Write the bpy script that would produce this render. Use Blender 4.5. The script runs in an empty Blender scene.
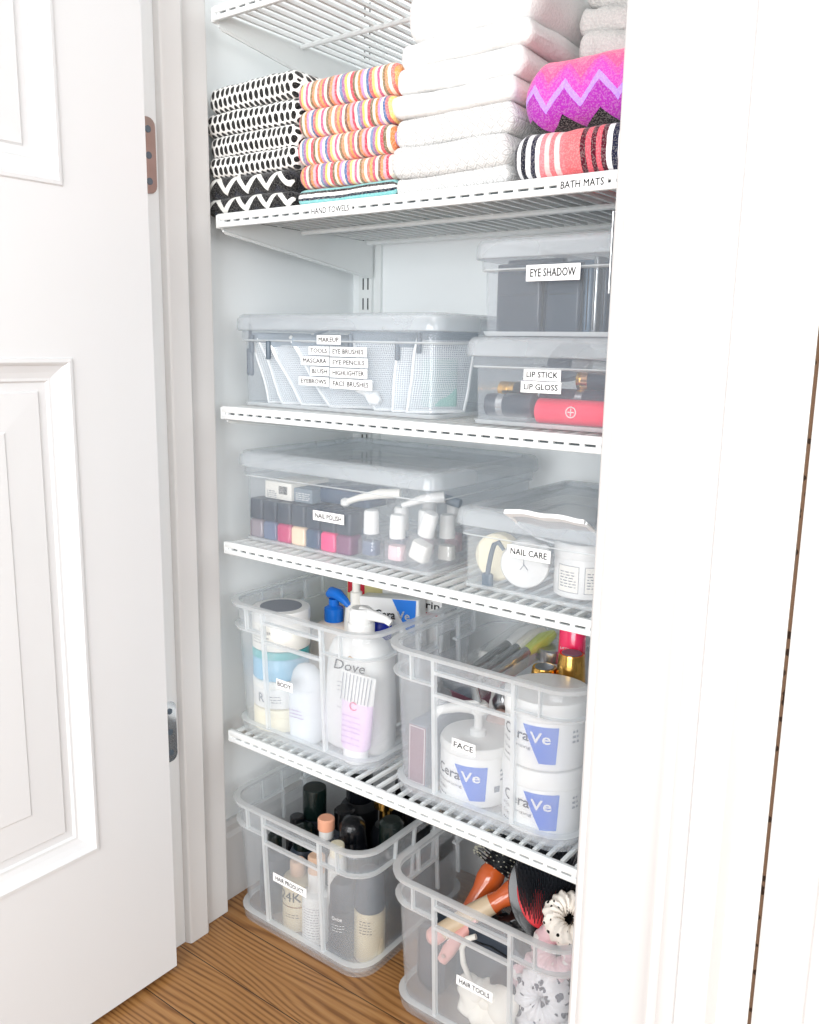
import bpy, bmesh, math, random
from mathutils import Vector, Matrix, noise
random.seed(7)
PI = math.pi
sc = bpy.context.scene
C = sc.collection
sc.cycles.transparent_max_bounces = 40
sc.cycles.max_bounces = 10
sc.cycles.diffuse_bounces = 5
sc.cycles.use_denoising = True
sc.cycles.denoising_input_passes = 'RGB_ALBEDO_NORMAL'

# ------------------------------------------------------------------ materials
def lin(c):
    c /= 255.0
    return c / 12.92 if c <= .04045 else ((c + .055) / 1.055) ** 2.4
def rgb(h):
    if isinstance(h, str):
        h = h.lstrip('#'); return tuple(lin(int(h[i:i+2], 16)) for i in (0, 2, 4)) + (1,)
    return tuple(h) + (1,)
MATS = {}
class NT:
    """tiny helper around a node tree"""
    def __init__(s, name):
        s.m = bpy.data.materials.new(name); s.m.use_nodes = True
        s.t = s.m.node_tree; s.t.nodes.clear()
        s.out = s.n('ShaderNodeOutputMaterial')
    def n(s, typ, **kw):
        x = s.t.nodes.new(typ)
        for k, v in kw.items(): setattr(x, k, v)
        return x
    def l(s, a, b): s.t.links.new(a, b)
    def setin(s, node, i, v):
        if hasattr(v, 'links') or isinstance(v, bpy.types.NodeSocket): s.l(v, node.inputs[i])
        else: node.inputs[i].default_value = v
    def math(s, op, a, b=0.0, c=0.0):
        x = s.n('ShaderNodeMath', operation=op)
        s.setin(x, 0, a); s.setin(x, 1, b)
        if op in ('MULTIPLY_ADD', 'WRAP', 'PINGPONG', 'COMPARE', 'SMOOTH_MIN'): s.setin(x, 2, c)
        return x.outputs[0]
    def mix(s, fac, a, b):
        x = s.n('ShaderNodeMix', data_type='RGBA')
        s.setin(x, 0, fac); s.setin(x, 6, a); s.setin(x, 7, b)
        return x.outputs[2]
    def ramp(s, fac, stops, interp='LINEAR'):
        x = s.n('ShaderNodeValToRGB'); cr = x.color_ramp; cr.interpolation = interp
        while len(cr.elements) < len(stops): cr.elements.new(.5)
        for e, (p, c) in zip(cr.elements, stops): e.position = p; e.color = rgb(c)
        s.setin(x, 0, fac); return x.outputs[0]
    def bsdf(s, col, rough=.5, spec=.5, **kw):
        x = s.n('ShaderNodeBsdfPrincipled')
        s.setin(x, 'Base Color', col if not isinstance(col, str) else rgb(col))
        s.setin(x, 'Roughness', rough); s.setin(x, 'Specular IOR Level', spec)
        for k, v in kw.items(): s.setin(x, k, v)
        return x
    def bump(s, h, strength, dist, target):
        b = s.n('ShaderNodeBump'); s.setin(b, 'Height', h); s.setin(b, 'Strength', strength); s.setin(b, 'Distance', dist)
        s.l(b.outputs[0], target.inputs['Normal'])
    def noise(s, scale, detail=3, vec=None, rough=.5):
        x = s.n('ShaderNodeTexNoise'); s.setin(x, 'Scale', scale); s.setin(x, 'Detail', detail); s.setin(x, 'Roughness', rough)
        if vec is not None: s.l(vec, x.inputs['Vector'])
        return x.outputs[0]
    def coord(s, which='Object'): return s.n('ShaderNodeTexCoord').outputs[which]
    def sep(s, v):
        x = s.n('ShaderNodeSeparateXYZ'); s.l(v, x.inputs[0]); return x.outputs
    def done(s, sh): s.l(sh.outputs[0] if hasattr(sh, 'outputs') else sh, s.out.inputs[0]); return s.m

def flat(name, col, rough=.5, spec=.5, metal=0.0, var=.04, scale=60, bump=0.0, coat=0.0):
    """a plain surface with a faint procedural unevenness of its colour"""
    if name in MATS: return MATS[name]
    t = NT(name); c = rgb(col)
    nz = t.noise(scale, 3, t.coord())
    d = tuple(max(0, x * (1 - var)) for x in c[:3]) + (1,)
    col_ = t.mix(nz, d, c)
    b = t.bsdf(col_, rough, spec, Metallic=metal)
    if coat: b.inputs['Coat Weight'].default_value = coat
    if bump: t.bump(nz, bump, .001, b)
    MATS[name] = t.done(b); return MATS[name]

def frost(name, tint, alpha, gloss=.06, rough=.12, clear='#ffffff'):
    """translucent moulded plastic: part see-through, part milky scatter, with a sheen"""
    t = NT(name)
    tr = t.n('ShaderNodeBsdfTransparent'); tr.inputs[0].default_value = rgb(clear)
    df = t.n('ShaderNodeBsdfDiffuse'); df.inputs[0].default_value = rgb(tint)
    tl = t.n('ShaderNodeBsdfTranslucent'); tl.inputs[0].default_value = rgb(tint)
    gl = t.n('ShaderNodeBsdfGlossy'); gl.inputs['Roughness'].default_value = rough
    m0 = t.n('ShaderNodeMixShader'); m0.inputs[0].default_value = .5; t.l(df.outputs[0], m0.inputs[1]); t.l(tl.outputs[0], m0.inputs[2])
    nz = t.noise(14, 2, t.coord())
    a = t.math('MULTIPLY_ADD', nz, alpha * .3, alpha * .85)
    m1 = t.n('ShaderNodeMixShader'); t.l(a, m1.inputs[0]); t.l(tr.outputs[0], m1.inputs[1]); t.l(m0.outputs[0], m1.inputs[2])
    lw = t.n('ShaderNodeLayerWeight'); lw.inputs[0].default_value = .35
    f = t.math('MULTIPLY_ADD', lw.outputs['Facing'], gloss * 2, gloss * .35)
    m2 = t.n('ShaderNodeMixShader'); t.l(f, m2.inputs[0]); t.l(m1.outputs[0], m2.inputs[1]); t.l(gl.outputs[0], m2.inputs[2])
    return t.done(m2)

def towel_mat(name, fn, rough=.95, bump=.5, fleck=.22):
    t = NT(name); uv = t.n('ShaderNodeUVMap').outputs[0]
    nz = t.noise(330, 2, t.coord()); wob = t.noise(45, 2, t.coord())
    s = t.sep(uv)
    u = t.math('ADD', s[0], t.math('MULTIPLY_ADD', wob, .003, -.0015))
    v = t.math('ADD', s[1], t.math('MULTIPLY_ADD', nz, .0016, -.0008))
    col = fn(t, u, v)
    loop_ = t.noise(620, 2, t.coord()); col = t.mix(t.math('MULTIPLY', t.math('GREATER_THAN', loop_, .53), fleck), col, rgb('#e9e4de'))
    b = t.bsdf(col, rough, .1); b.inputs['Sheen Weight'].default_value = .25
    t.bump(nz, bump, .003, b)
    return t.done(b)
def frac(t, a): return t.math('FRACT', a)
def dots(t, u, v):
    row = t.math('FLOOR', t.math('DIVIDE', v, .0118))
    fu = t.math('SUBTRACT', frac(t, t.math('ADD', t.math('DIVIDE', u, .0094), t.math('MULTIPLY', row, .5))), .5)
    fv = t.math('SUBTRACT', frac(t, t.math('DIVIDE', v, .0118)), .5)
    a = t.math('MULTIPLY', fu,   .0094 / .0033); b = t.math('MULTIPLY', fv, .0118 / .0053)
    d = t.math('ADD', t.math('MULTIPLY', a, a), t.math('MULTIPLY', b, b))
    return t.mix(t.math('LESS_THAN', d, 1.0), rgb('#f6f5f2'), rgb('#0b0b0d'))
def tri(t, u, p): return t.math('MULTIPLY', t.math('PINGPONG', t.math('DIVIDE', u, p), .5), 2.0)
def zigzag_dark(t, u, v):
    h = t.math('ADD', v, t.math('MULTIPLY', tri(t, u, .038), -.020))
    return t.ramp(frac(t, t.math('DIVIDE', t.math('ADD', h, .008), .046)), [(0, '#ecebe6'), (.13, '#090b12'), (.42, '#0d1426'), (.64, '#08090c'), (.92, '#ecebe6')], 'CONSTANT')
STR = ['#f3e3cf', '#e0736a', '#e8a05c', '#d65a73', '#f5e6d2', '#7a5a48', '#ef8d5a', '#f0a7b4', '#c9405a', '#f6ead9', '#6f86a8', '#a56b9a', '#f1c25f', '#f7efe0', '#d9505f', '#76684c', '#f4dcc5', '#e77f46', '#b98fc0', '#f5e7d6', '#4d6c9e', '#e46a6a', '#f3cf7a', '#ead9cd', '#c85a84', '#f5ead8', '#86724f', '#ea8f66']
def stripes(shift):
    def f(t, u, v):
        n = len(STR)
        return t.ramp(frac(t, t.math('ADD', t.math('DIVIDE', u, .108), shift)), [(i / n, c) for i, c in enumerate(STR)], 'CONSTANT')
    return f
def teal_stripes(t, u, v):
    return t.ramp(frac(t, t.math('DIVIDE', v, .016)), [(0, '#f1f2ee'), (.25, '#14161c'), (.45, '#7cc3c4'), (.8, '#1b2b3a')], 'CONSTANT')
def diamonds(t, u, v):
    a = t.math('SUBTRACT', tri(t, u, .024), .5); b = t.math('SUBTRACT', tri(t, v, .024), .5)
    d = t.math('ADD', t.math('ABSOLUTE', a), t.math('ABSOLUTE', b))
    return t.ramp(frac(t, t.math('MULTIPLY', d, 1.6)), [(0, '#b9b9b8'), (.35, '#dededd'), (.7, '#adadac'), (.85, '#dededd')], 'LINEAR')
def plain_white(t, u, v): return rgb('#d9d9d8')
def plain_grey(t, u, v):
    return t.mix(t.noise(25, 3, t.coord()), rgb('#a9a8a6'), rgb('#cfcdca'))
def purple_zig(t, u, v):
    h = t.math('SUBTRACT', v, t.math('MULTIPLY', t.math('SUBTRACT', tri(t, u, .036), .5), .021))
    hh = t.math('SUBTRACT', .5, t.math('DIVIDE', h, .105))
    return t.ramp(hh, [(0, '#ff6f9a'), (.22, '#f75a92'), (.32, '#dd50a8'), (.38, '#c848b4'), (.49, '#b58cf0'), (.57, '#a52fa6'), (.80, '#0f0a12')], 'CONSTANT')
def coral_stripes(t, u, v):
    c = ['#8b9095', '#1c1e2c', '#e8e8ea', '#1c1e2c', '#e6e6e8', '#23243a', '#eceaea', '#f4838a', '#f8c9c6', '#f4777d', '#f9d2cf', '#f4777d', '#f06f74', '#f06f74', '#f06f74', '#571426', '#e25a68', '#571426', '#e25a68', '#511326', '#f2f0f0', '#20223a', '#eeeef0', '#1d1f34', '#f2f2f2', '#1d1f34', '#efefef', '#22253a']
    return t.ramp(t.math('DIVIDE', u, .150), [(i / len(c), x) for i, x in enumerate(c)], 'CONSTANT')

def wood_floor():
    t = NT('oak_floor'); co = t.coord(); s = t.sep(co)
    py = t.math('DIVIDE', t.math('ADD', s[1], .013), .083)
    idx = t.math('FLOOR', py)
    off = t.math('MULTIPLY', idx, 3.71)
    cx = t.n('ShaderNodeCombineXYZ')
    t.l(t.math('ADD', t.math('MULTIPLY', s[0], 2.6), off), cx.inputs[0]); t.l(t.math('MULTIPLY', s[1], 11.0), cx.inputs[1]); t.l(off, cx.inputs[2])
    warp = t.noise(1.0, 1.5, cx.outputs[0])
    ph = t.math('ADD', t.math('MULTIPLY', s[1], 760.0), t.math('MULTIPLY', warp, 58.0))
    rings = t.math('POWER', t.math('MULTIPLY_ADD', t.math('SINE', ph), .5, .5), 1.7)
    c2 = t.n('ShaderNodeCombineXYZ'); t.l(t.math('MULTIPLY', s[0], 14), c2.inputs[0]); t.l(t.math('MULTIPLY', s[1], 300), c2.inputs[1]); t.l(off, c2.inputs[2])
    fine = t.noise(1.0, 3, c2.outputs[0])
    grain = t.math('ADD', t.math('MULTIPLY', fine, .55), t.math('MULTIPLY', rings, .34))
    col = t.ramp(grain, [(.20, '#a87c4c'), (.44, '#96693b'), (.62, '#774e28'), (.82, '#4e3016')])
    tone = t.n('ShaderNodeTexWhiteNoise', noise_dimensions='1D'); t.l(idx, tone.inputs['W'])
    col = t.mix(t.math('MULTIPLY', tone.outputs[0], .28), col, rgb('#6d4019'))
    seam = t.math('LESS_THAN', frac(t, py), .018)
    col = t.mix(seam, col, rgb('#2a180a'))
    b = t.bsdf(col, .38, .45); t.bump(grain, .25, .0008, b)
    return t.done(b)

def paint(name, col, rough=.45, bump=.05, scale=90):
    t = NT(name); nz = t.noise(scale, 4, t.coord()); big = t.noise(3, 2, t.coord())
    c = rgb(col); d = tuple(x * .965 for x in c[:3]) + (1,)
    b = t.bsdf(t.mix(big, d, c), rough, .35); t.bump(nz, bump, .0006, b)
    return t.done(b)

def mesh_fabric():
    t = NT('white_net'); uv = t.n('ShaderNodeUVMap').outputs[0]; s = t.sep(uv)
    P_ = .0026
    a = t.math('LESS_THAN', frac(t, t.math('DIVIDE', s[0], P_)), .36)
    b = t.math('LESS_THAN', frac(t, t.math('DIVIDE', s[1], P_)), .36)
    k = t.math('MULTIPLY', t.math('MAXIMUM', a, b), .9)
    tr = t.n('ShaderNodeBsdfTransparent'); tr.inputs[0].default_value = rgb('#f0f3f6')
    d = t.bsdf('#e3e8ec', .6, .3)
    m = t.n('ShaderNodeMixShader'); t.l(t.math('MAXIMUM', k, .12), m.inputs[0]); t.l(tr.outputs[0], m.inputs[1]); t.l(d.outputs[0], m.inputs[2])
    return t.done(m)

def spotted(name, base, spot, scale=60, cut=.42):
    t = NT(name); v = t.n('ShaderNodeTexVoronoi'); v.inputs['Scale'].default_value = scale
    nz = t.noise(30, 2, t.coord())
    t.l(t.coord(), v.inputs['Vector'])
    f = t.math('LESS_THAN', t.math('ADD', v.outputs['Distance'], t.math('MULTIPLY', nz, .3)), cut)
    b = t.bsdf(t.mix(f, rgb(base), rgb(spot)), .8, .2); return t.done(b)

M = {}
M['wallpaint'] = paint('closet_paint', '#f4f8f9'); M['roomwall'] = paint('room_wall_paint', '#ecebe6')
M['trim'] = paint('trim_enamel', '#d3d2d1', .35, .03); M['door'] = paint('door_enamel', '#dadbdc', .38, .05)
M['jamb'] = paint('jamb_enamel', '#eef1f2', .35, .05)
M['floor'] = wood_floor()
M['gap'] = spotted('gap_wood', '#6a5240', '#2b1c12', 120, .5)
M['epoxy'] = flat('white_epoxy_wire', '#e4e7e7', .35, .5, var=.02)
M['steel'] = flat('white_steel', '#eaeeee', .3, .5, var=.02)
M['shade_grey'] = flat('slot_shade_grey', '#5d6468', .7)  # painted shade for the voids in the shelf lip
M['slot'] = flat('slot_dark', '#3b4044', .8)
M['frost'] = frost('frosted_plastic', '#f0f6fb', .20, .07)
M['frost_edge'] = frost('frosted_plastic_rim', '#f6fafc', .55, .10)
M['frost_box'] = frost('clear_box_plastic', '#e6eff8', .13, .06)
M['frost_lid'] = frost('lid_plastic', '#eff5f9', .28, .08)
M['label'] = flat('label_paper', '#fbfbfb', .5, .3, var=.01)
M['ink'] = flat('label_ink', '#3a3c40', .6, .2)
M['ink_soft'] = flat('ink_grey', '#8b9098', .6, .2)
M['net'] = mesh_fabric()
M['white_satin'] = flat('white_satin', '#f2f4f5', .5, .3, var=.03)
M['zip'] = flat('grey_zip', '#7f8b95', .5, .4)
M['zipdark'] = flat('zip_pull_grey', '#5d6a76', .4, .5)
M['black'] = flat('black_plastic', '#101216', .18, .5, var=.2)
M['black_matte'] = flat('black_matte', '#16191d', .6, .3, var=.2)
M['greenblack'] = flat('green_black_plastic', '#0d1a18', .2, .5, var=.2)
M['navy'] = flat('navy_cap', '#1d2b3c', .35, .5)
M['chrome'] = flat('chrome', '#d8dbde', .15, .5, metal=1.0, var=.03)
M['gold'] = flat('gold', '#d8a95a', .16, .5, metal=1.0, var=.05)
M['rosegold'] = flat('rose_gold', '#e0ad84', .18, .5, metal=1.0, var=.05)
M['champ'] = flat('champagne', '#e3d5b4', .3, .5, metal=.35, var=.04)
M['white'] = flat('white_plastic', '#e6e6e4', .3, .5, var=.015)
M['offwhite'] = flat('offwhite_plastic', '#efece4', .35, .5, var=.02)
M['cream'] = flat('cream_plastic', '#f2ead0', .35, .5, var=.02)
M['peach'] = flat('peach_plastic', '#f3b191', .35, .5, var=.02)
M['nude'] = flat('nude_plastic', '#e7c3a8', .35, .5, var=.02)
M['lotion'] = flat('beige_lotion', '#eadbcd', .35, .5, var=.03)
M['blue'] = flat('blue_plastic', '#1570d2', .25, .5, var=.03)
M['royal'] = flat('royal_blue', '#1d2fa8', .25, .5, var=.03)
M['tealjar'] = flat('turquoise_jar', '#8dc4e2', .15, .6, var=.06)
M['tealband'] = flat('teal_band', '#3fb0b4', .3, .5)
M['brandblue'] = flat('print_blue', '#1560cc', .35, .4, var=.02)
M['brandblue2'] = flat('print_sky_blue', '#2f7fe0', .35, .4, var=.02)
M['lilac'] = flat('lilac_tube', '#e2c9e6', .4, .4, var=.03)
M['pinkprint'] = flat('pink_print', '#e0628c', .4, .4)
M['purpleprint'] = flat('purple_print', '#9a6fb4', .4, .4)
M['mauve'] = flat('mauve_card', '#8d6a78', .45, .4, var=.03)
M['mauvedark'] = flat('plum_card', '#6b4650', .45, .4, var=.03)
M['greycard'] = flat('grey_card', '#7e8896', .45, .4, var=.03)
M['red'] = flat('red_plastic', '#e0203c', .2, .5, coat=.4); M['hotpink'] = flat('hot_pink', '#f0225e', .2, .6, coat=.5)
M['pinkred'] = flat('coral_red_case', '#f02b52', .35, .5)
M['magenta'] = flat('polish_magenta', '#c21d64', .12, .6); M['nudep'] = flat('polish_nude', '#f2d3b4', .12, .6)
M['navyp'] = flat('polish_navy', '#2f4763', .12, .6); M['pinkp'] = flat('polish_pink', '#f0387c', .12, .6)
M['plump'] = flat('polish_plum', '#7b4466', .12, .6); M['greyp'] = flat('polish_grey', '#8b7f86', .12, .6)
M['blushp'] = flat('polish_blush', '#f6d3d8', .12, .6); M['milkp'] = flat('polish_milk', '#f3efe8', .12, .6)
M['slatep'] = flat('polish_slate', '#5d6a86', .12, .6)
M['glass'] = frost('bottle_glass', '#eef4f8', .10, .16, .05)
M['clearpack'] = frost('clear_sleeve', '#e4ebe9', .14, .22, .08)
M['orange'] = flat('orange_lacquer', '#d4612a', .15, .6, var=.12, scale=18, coat=.6)
M['beigeh'] = flat('beige_handle', '#d9c3a4', .4, .5, var=.06)
M['pinkrub'] = flat('pink_rubber', '#eeb2aa', .4, .4)
M['redcush'] = flat('red_cushion', '#e2323c', .45, .4)
M['bristle'] = flat('bristle_black', '#22252a', .35, .5); M['bristle_grey'] = flat('bristle_pale', '#b9b7a4', .35, .5)
M['greydark'] = flat('charcoal_case', '#343d49', .45, .4, var=.08)
M['ribbon'] = flat('white_ribbon', '#f7f3ea', .7, .2, var=.03)
M['silver'] = flat('silver_foil', '#b9bdc0', .25, .5, metal=.9, var=.1)
M['lime'] = flat('lime_plastic', '#c3d24a', .3, .5)
M['sponge'] = flat('pink_beige_sponge', '#c9aaa0', .8, .2, var=.12)
M['yellowcard'] = flat('pale_yellow_card', '#eee3a6', .5, .3)
M['leopard'] = spotted('speckled_cloth', '#f1e9df', '#1d1a1a', 95, .36)
M['pinkcloth'] = spotted('pink_cloth', '#e9c6cb', '#f6f1ee', 60, .45)
M['zebra'] = spotted('marbled_cloth', '#f0f0f3', '#4a5160', 75, .50)
M['hinge_a'] = flat('tarnished_hinge', '#b7a6a0', .3, .5, metal=.8, var=.35, scale=30)
M['dusty'] = flat('smoky_grey', '#5d6875', .3, .5, var=.1)
M['tealfill'] = flat('teal_filling', '#9fc4bd', .5)
M['milky'] = flat('milky_plastic', '#e6ebf0', .25, .5, var=.03)
M['slate'] = flat('slate_palette', '#2a3746', .3, .5, var=.1); M['slate2'] = flat('blue_black_palette', '#1f2c3c', .25, .5, var=.1)
M['steelblue'] = flat('steel_blue_palette', '#50687e', .25, .5, var=.1)

# ------------------------------------------------------------------ mesh tools
class B:
    def __init__(s): s.bm = bmesh.new()
    def add(s, verts, faces):
        vs = [s.bm.verts.new(v) for v in verts]
        for f in faces:
            try: s.bm.faces.new([vs[i] for i in f])
            except ValueError: pass
        return vs
    def box(s, x0, x1, y0, y1, z0, z1):
        s.add([(x0,y0,z0),(x1,y0,z0),(x1,y1,z0),(x0,y1,z0),(x0,y0,z1),(x1,y0,z1),(x1,y1,z1),(x0,y1,z1)],
              [(0,3,2,1),(4,5,6,7),(0,1,5,4),(1,2,6,5),(2,3,7,6),(3,0,4,7)]); return s
    def rings(s, rings, cap0=True, cap1=True, closed=True):
        n = len(rings[0]); vs = []
        for r in rings: vs += [s.bm.verts.new(p) for p in r]
        for i in range(len(rings) - 1):
            for j in range(n if closed else n - 1):
                k = (j + 1) % n
                try: s.bm.faces.new((vs[i*n+j], vs[i*n+k], vs[(i+1)*n+k], vs[(i+1)*n+j]))
                except ValueError: pass
        if cap0: s.bm.faces.new(list(reversed(vs[:n])))
        if cap1: s.bm.faces.new(vs[-n:])
        return s
    def lathe(s, prof, cx=0, cy=0, cz=0, n=32, sx=1, sy=1, cap0=True, cap1=True):
        s.rings([[(cx + r*sx*math.cos(2*PI*k/n), cy + r*sy*math.sin(2*PI*k/n), cz + z) for k in range(n)] for r, z in prof], cap0, cap1); return s
    def rbox(s, x0, x1, y0, y1, z0, z1, r=.003, seg=4, top=None):
        """box with rounded plan corners and softened top and bottom edges"""
        e = r * .6 if top is None else top
        w, d = x1-x0, y1-y0
        def loop(i, z): return [(x0+a, y0+b, z) for a, b in rrect(w, d, r, i, seg)]
        s.rings([loop(e, z0), loop(e*.3, z0+e*.3), loop(0, z0+e), loop(0, z1-e), loop(e*.3, z1-e*.3), loop(e, z1)]); return s
    def tube(s, pts, r, n=8, cap=True, radii=None):
        pts = [Vector(p) for p in pts]; rings = []; up = None
        for i, p in enumerate(pts):
            d = (pts[min(i+1, len(pts)-1)] - pts[max(i-1, 0)]).normalized()
            if up is None: up = Vector((0,0,1)) if abs(d.z) < .9 else Vector((1,0,0))
            a = d.cross(up).normalized(); up = a.cross(d).normalized(); rr = radii[i] if radii else r
            rings.append([p + (a*math.cos(2*PI*k/n) + up*math.sin(2*PI*k/n))*rr for k in range(n)])
        s.rings(rings, cap, cap); return s
    def prism(s, poly, y0, y1, plane='XZ'):
        n = len(poly)
        f = (lambda a, b, c: (a, c, b)) if plane == 'XZ' else ((lambda a, b, c: (c, a, b)) if plane == 'YZ' else (lambda a, b, c: (a, b, c)))
        s.rings([[f(a, b, y0) for a, b in poly], [f(a, b, y1) for a, b in poly]]); return s
    def xf(s, m): bmesh.ops.transform(s.bm, matrix=m, verts=s.bm.verts); return s
def rrect(w, d, r, inset=0.0, seg=4):
    """points of a rounded rectangle, counter-clockwise from its front left, inset from the outline"""
    r_ = max(r - inset, .0004); x0, y0, x1, y1 = inset, inset, w-inset, d-inset; out = []
    for cx, cy, a0 in ((x1-r_, y0+r_, -PI/2), (x1-r_, y1-r_, 0), (x0+r_, y1-r_, PI/2), (x0+r_, y0+r_, PI)):
        for k in range(seg+1):
            a = a0 + PI/2*k/seg; out.append((cx + r_*math.cos(a), cy + r_*math.sin(a)))
    return out
def part(name, b, mat, parent=None, label=None, smooth=True, solid=0, uv=None, kind=None, bevel=0):
    bm = b.bm
    bmesh.ops.recalc_face_normals(bm, faces=bm.faces)
    me = bpy.data.meshes.new(name); bm.to_mesh(me); bm.free()
    if smooth:
        me.shade_smooth()
        for e, a in ((None, None),): pass
        me.set_sharp_from_angle(angle=math.radians(38))
    me.materials.append(M[mat] if isinstance(mat, str) else mat)
    o = bpy.data.objects.new(name, me); C.objects.link(o)
    if parent: o.parent = parent
    if label: o['label'] = label
    if kind: o['kind'] = kind
    if solid:
        md = o.modifiers.new('Solidify', 'SOLIDIFY'); md.thickness = solid; md.offset = 0
    if bevel:
        md = o.modifiers.new('Bevel', 'BEVEL'); md.width = bevel; md.segments = 3; md.limit_method = 'ANGLE'
    return o
def tag(o, label, cat, group=None):
    o['label'] = label; o['category'] = cat
    if group: o['group'] = group
    return o
def thing(name, label, cat, loc=(0,0,0), rot=(0,0,0), group=None):
    o = bpy.data.objects.new(name, None); C.objects.link(o); o.empty_display_size = .02
    o.location = loc; o.rotation_euler = rot
    return tag(o, label, cat, group)
def struct(name, b, mat, parent=None, smooth=False, bevel=0):
    o = part(name, b, mat, parent, smooth=smooth, bevel=bevel); o['kind'] = 'structure'; return o
def dup(root, loc, rot=None, label=None, mats=None):
    r = root.copy(); C.objects.link(r); r.location = loc
    if rot: r.rotation_euler = rot
    if label: r['label'] = label
    for ch in list(root.children):
        c = ch.copy(); C.objects.link(c); c.parent = r
        for g in list(ch.children):
            d = g.copy(); C.objects.link(d); d.parent = c
    return r
TXT = {}
def text_mesh(s, res=2):
    if s in TXT: return TXT[s]
    cu = bpy.data.curves.new('lettering', 'FONT'); cu.body = s; cu.size = 1; cu.resolution_u = res; cu.extrude = 0
    o = bpy.data.objects.new('tmp', cu); C.objects.link(o)
    bpy.context.view_layer.update()
    me = bpy.data.meshes.new_from_object(o.evaluated_get(bpy.context.evaluated_depsgraph_get()))
    bpy.data.objects.remove(o); vs = [v.co.copy() for v in me.vertices]; fs = [tuple(p.vertices) for p in me.polygons]
    x0, x1 = min(v.x for v in vs), max(v.x for v in vs); y0, y1 = min(v.y for v in vs), max(v.y for v in vs)
    TXT[s] = ([((v.x-x0)/(x1-x0), (v.y-y0)/(y1-y0)) for v in vs], fs, (x1-x0)/(y1-y0)); return TXT[s]
def put_text(b, s, x0, z0, w=None, h=None, y=0.0, R=None, bold=0, slant=0):
    """flat lettering on the plane y, or wrapped round a cylinder of radius R about the z axis, facing -y"""
    vs, fs, asp = text_mesh(s)
    if w is None: w = h * asp
    if h is None: h = w / asp
    offs = [(0, 0)] + ([(bold, 0), (0, bold), (bold, bold)] if bold else [])
    for dx, dz in offs:
        P3 = []
        for a, c in vs:
            X, Z = x0 + a*w + dx + slant*c*h, z0 + c*h + dz
            P3.append((R*math.sin(X/R), -R*math.cos(X/R), Z) if R else (X, y, Z))
        b.add(P3, fs)
    return b
def wrap_poly(b, rows, R, n=14, eps=0.0):
    """patch between (xl, xr, z) rows, bent round radius R"""
    if len(rows) == 2 and abs(rows[0][0]-rows[1][0]) > 1e-4:
        rows = [tuple(rows[0][i] + (rows[1][i]-rows[0][i])*k/12 for i in range(3)) for k in range(13)]
    for (l0, r0, z0), (l1, r1, z1) in zip(rows, rows[1:]):
        for k in range(n):
            q = []
            for l, r, z, t in ((l0, r0, z0, k/n), (l0, r0, z0, (k+1)/n), (l1, r1, z1, (k+1)/n), (l1, r1, z1, k/n)):
                X = l + (r-l)*t; q.append(((R+eps)*math.sin(X/R), -(R+eps)*math.cos(X/R), z))
            b.add(q, [(0,1,2,3)])
    return b
def label_on(parent, text, x0, x1, z0, z1, y, name='label', lab=None, tilt=0.0, mat='ink'):
    b = B(); b.box(x0, x1, y-.0006, y, z0, z1)
    o = part(name, b, 'label', parent, smooth=False, label=lab or 'white paper label')
    tb = B(); pad = (x1-x0)*.08; put_text(tb, text, x0+pad, z0+(z1-z0)*.26, w=(x1-x0)-2*pad, h=(z1-z0)*.5, y=y-.0009, bold=.00025)
    part('lettering', tb, mat, o, smooth=False)
    return o

# ------------------------------------------------------------------ the room
b = B(); b.add([(-2.6,-3.2,0),(2.8,-3.2,0),(2.8,.6,0),(-2.6,.6,0)], [(0,1,2,3)]); struct('floor', b, 'floor')
JL, JR, FY = -.014, .616, -.125           # opening sides and the front face of the wall
b = B(); b.box(-.10,-.05,-.002,.36,0,2.4); struct('wall_left', b, 'wallpaint')
b = B(); b.box(-.10,.75,.33,.38,0,2.4); struct('wall_back', b, 'wallpaint')
b = B(); b.box(.70,.75,0,.33,0,2.4); struct('wall_right', b, 'wallpaint')
b = B(); b.box(-.05,.70,-.05,.33,2.3,2.36); struct('ceiling', b, 'wallpaint')
b = B(); b.box(-2.6,-.05,FY+.005,-.002,0,2.4); b.box(-.05,.66,FY+.005,-.002,2.07,2.4); struct('wall_front', b, 'roomwall')
b = B(); b.box(.66,.7703,FY+.005,0,0,2.4); struct('wall_front_right', b, 'roomwall')
# left jamb with its stop, plaster return
b = B(); b.box(-.05,JL+.004,FY-.01,-.050,0,2.06); struct('trim_1', b, 'jamb', bevel=.001)
b = B()
poly = [(JL+.004,-.086),(JL+.013,-.083),(JL+.014,-.080),(JL+.014,-.052),(JL+.012,-.048),(JL,-.047)]
b.prism(poly, .0, 2.05, 'XY'); struct('trim_2', b, 'trim', bevel=.0008)
b = B(); b.box(-.05,JL,-.0475,0,0,2.06); struct('trim_3', b, 'trim', bevel=.002)
# right jamb and the moulded casing round it
b = B(); b.box(JR,.66,-.123,0,0,2.06); struct('trim_4', b, 'trim')
prof = [(.6155,-.123),(.6155,-.131),(.617,-.1335),(.6195,-.1345),(.6235,-.1332),(.625,-.1348),(.629,-.137),(.637,-.1378),(.653,-.1375),(.672,-.1385),(.688,-.1405),(.690,-.1425),(.694,-.1440),(.698,-.1425),(.7015,-.1425),(.7025,-.1465),(.708,-.150),(.7175,-.1505),(.7185,-.1485),(.7195,-.1505),(.733,-.1535),(.7405,-.1525),(.744,-.149),(.745,-.12)]
b = B(); b.prism(prof, 0, 2.14, 'XY'); o = struct('trim_5', b, 'trim', smooth=True)
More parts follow.
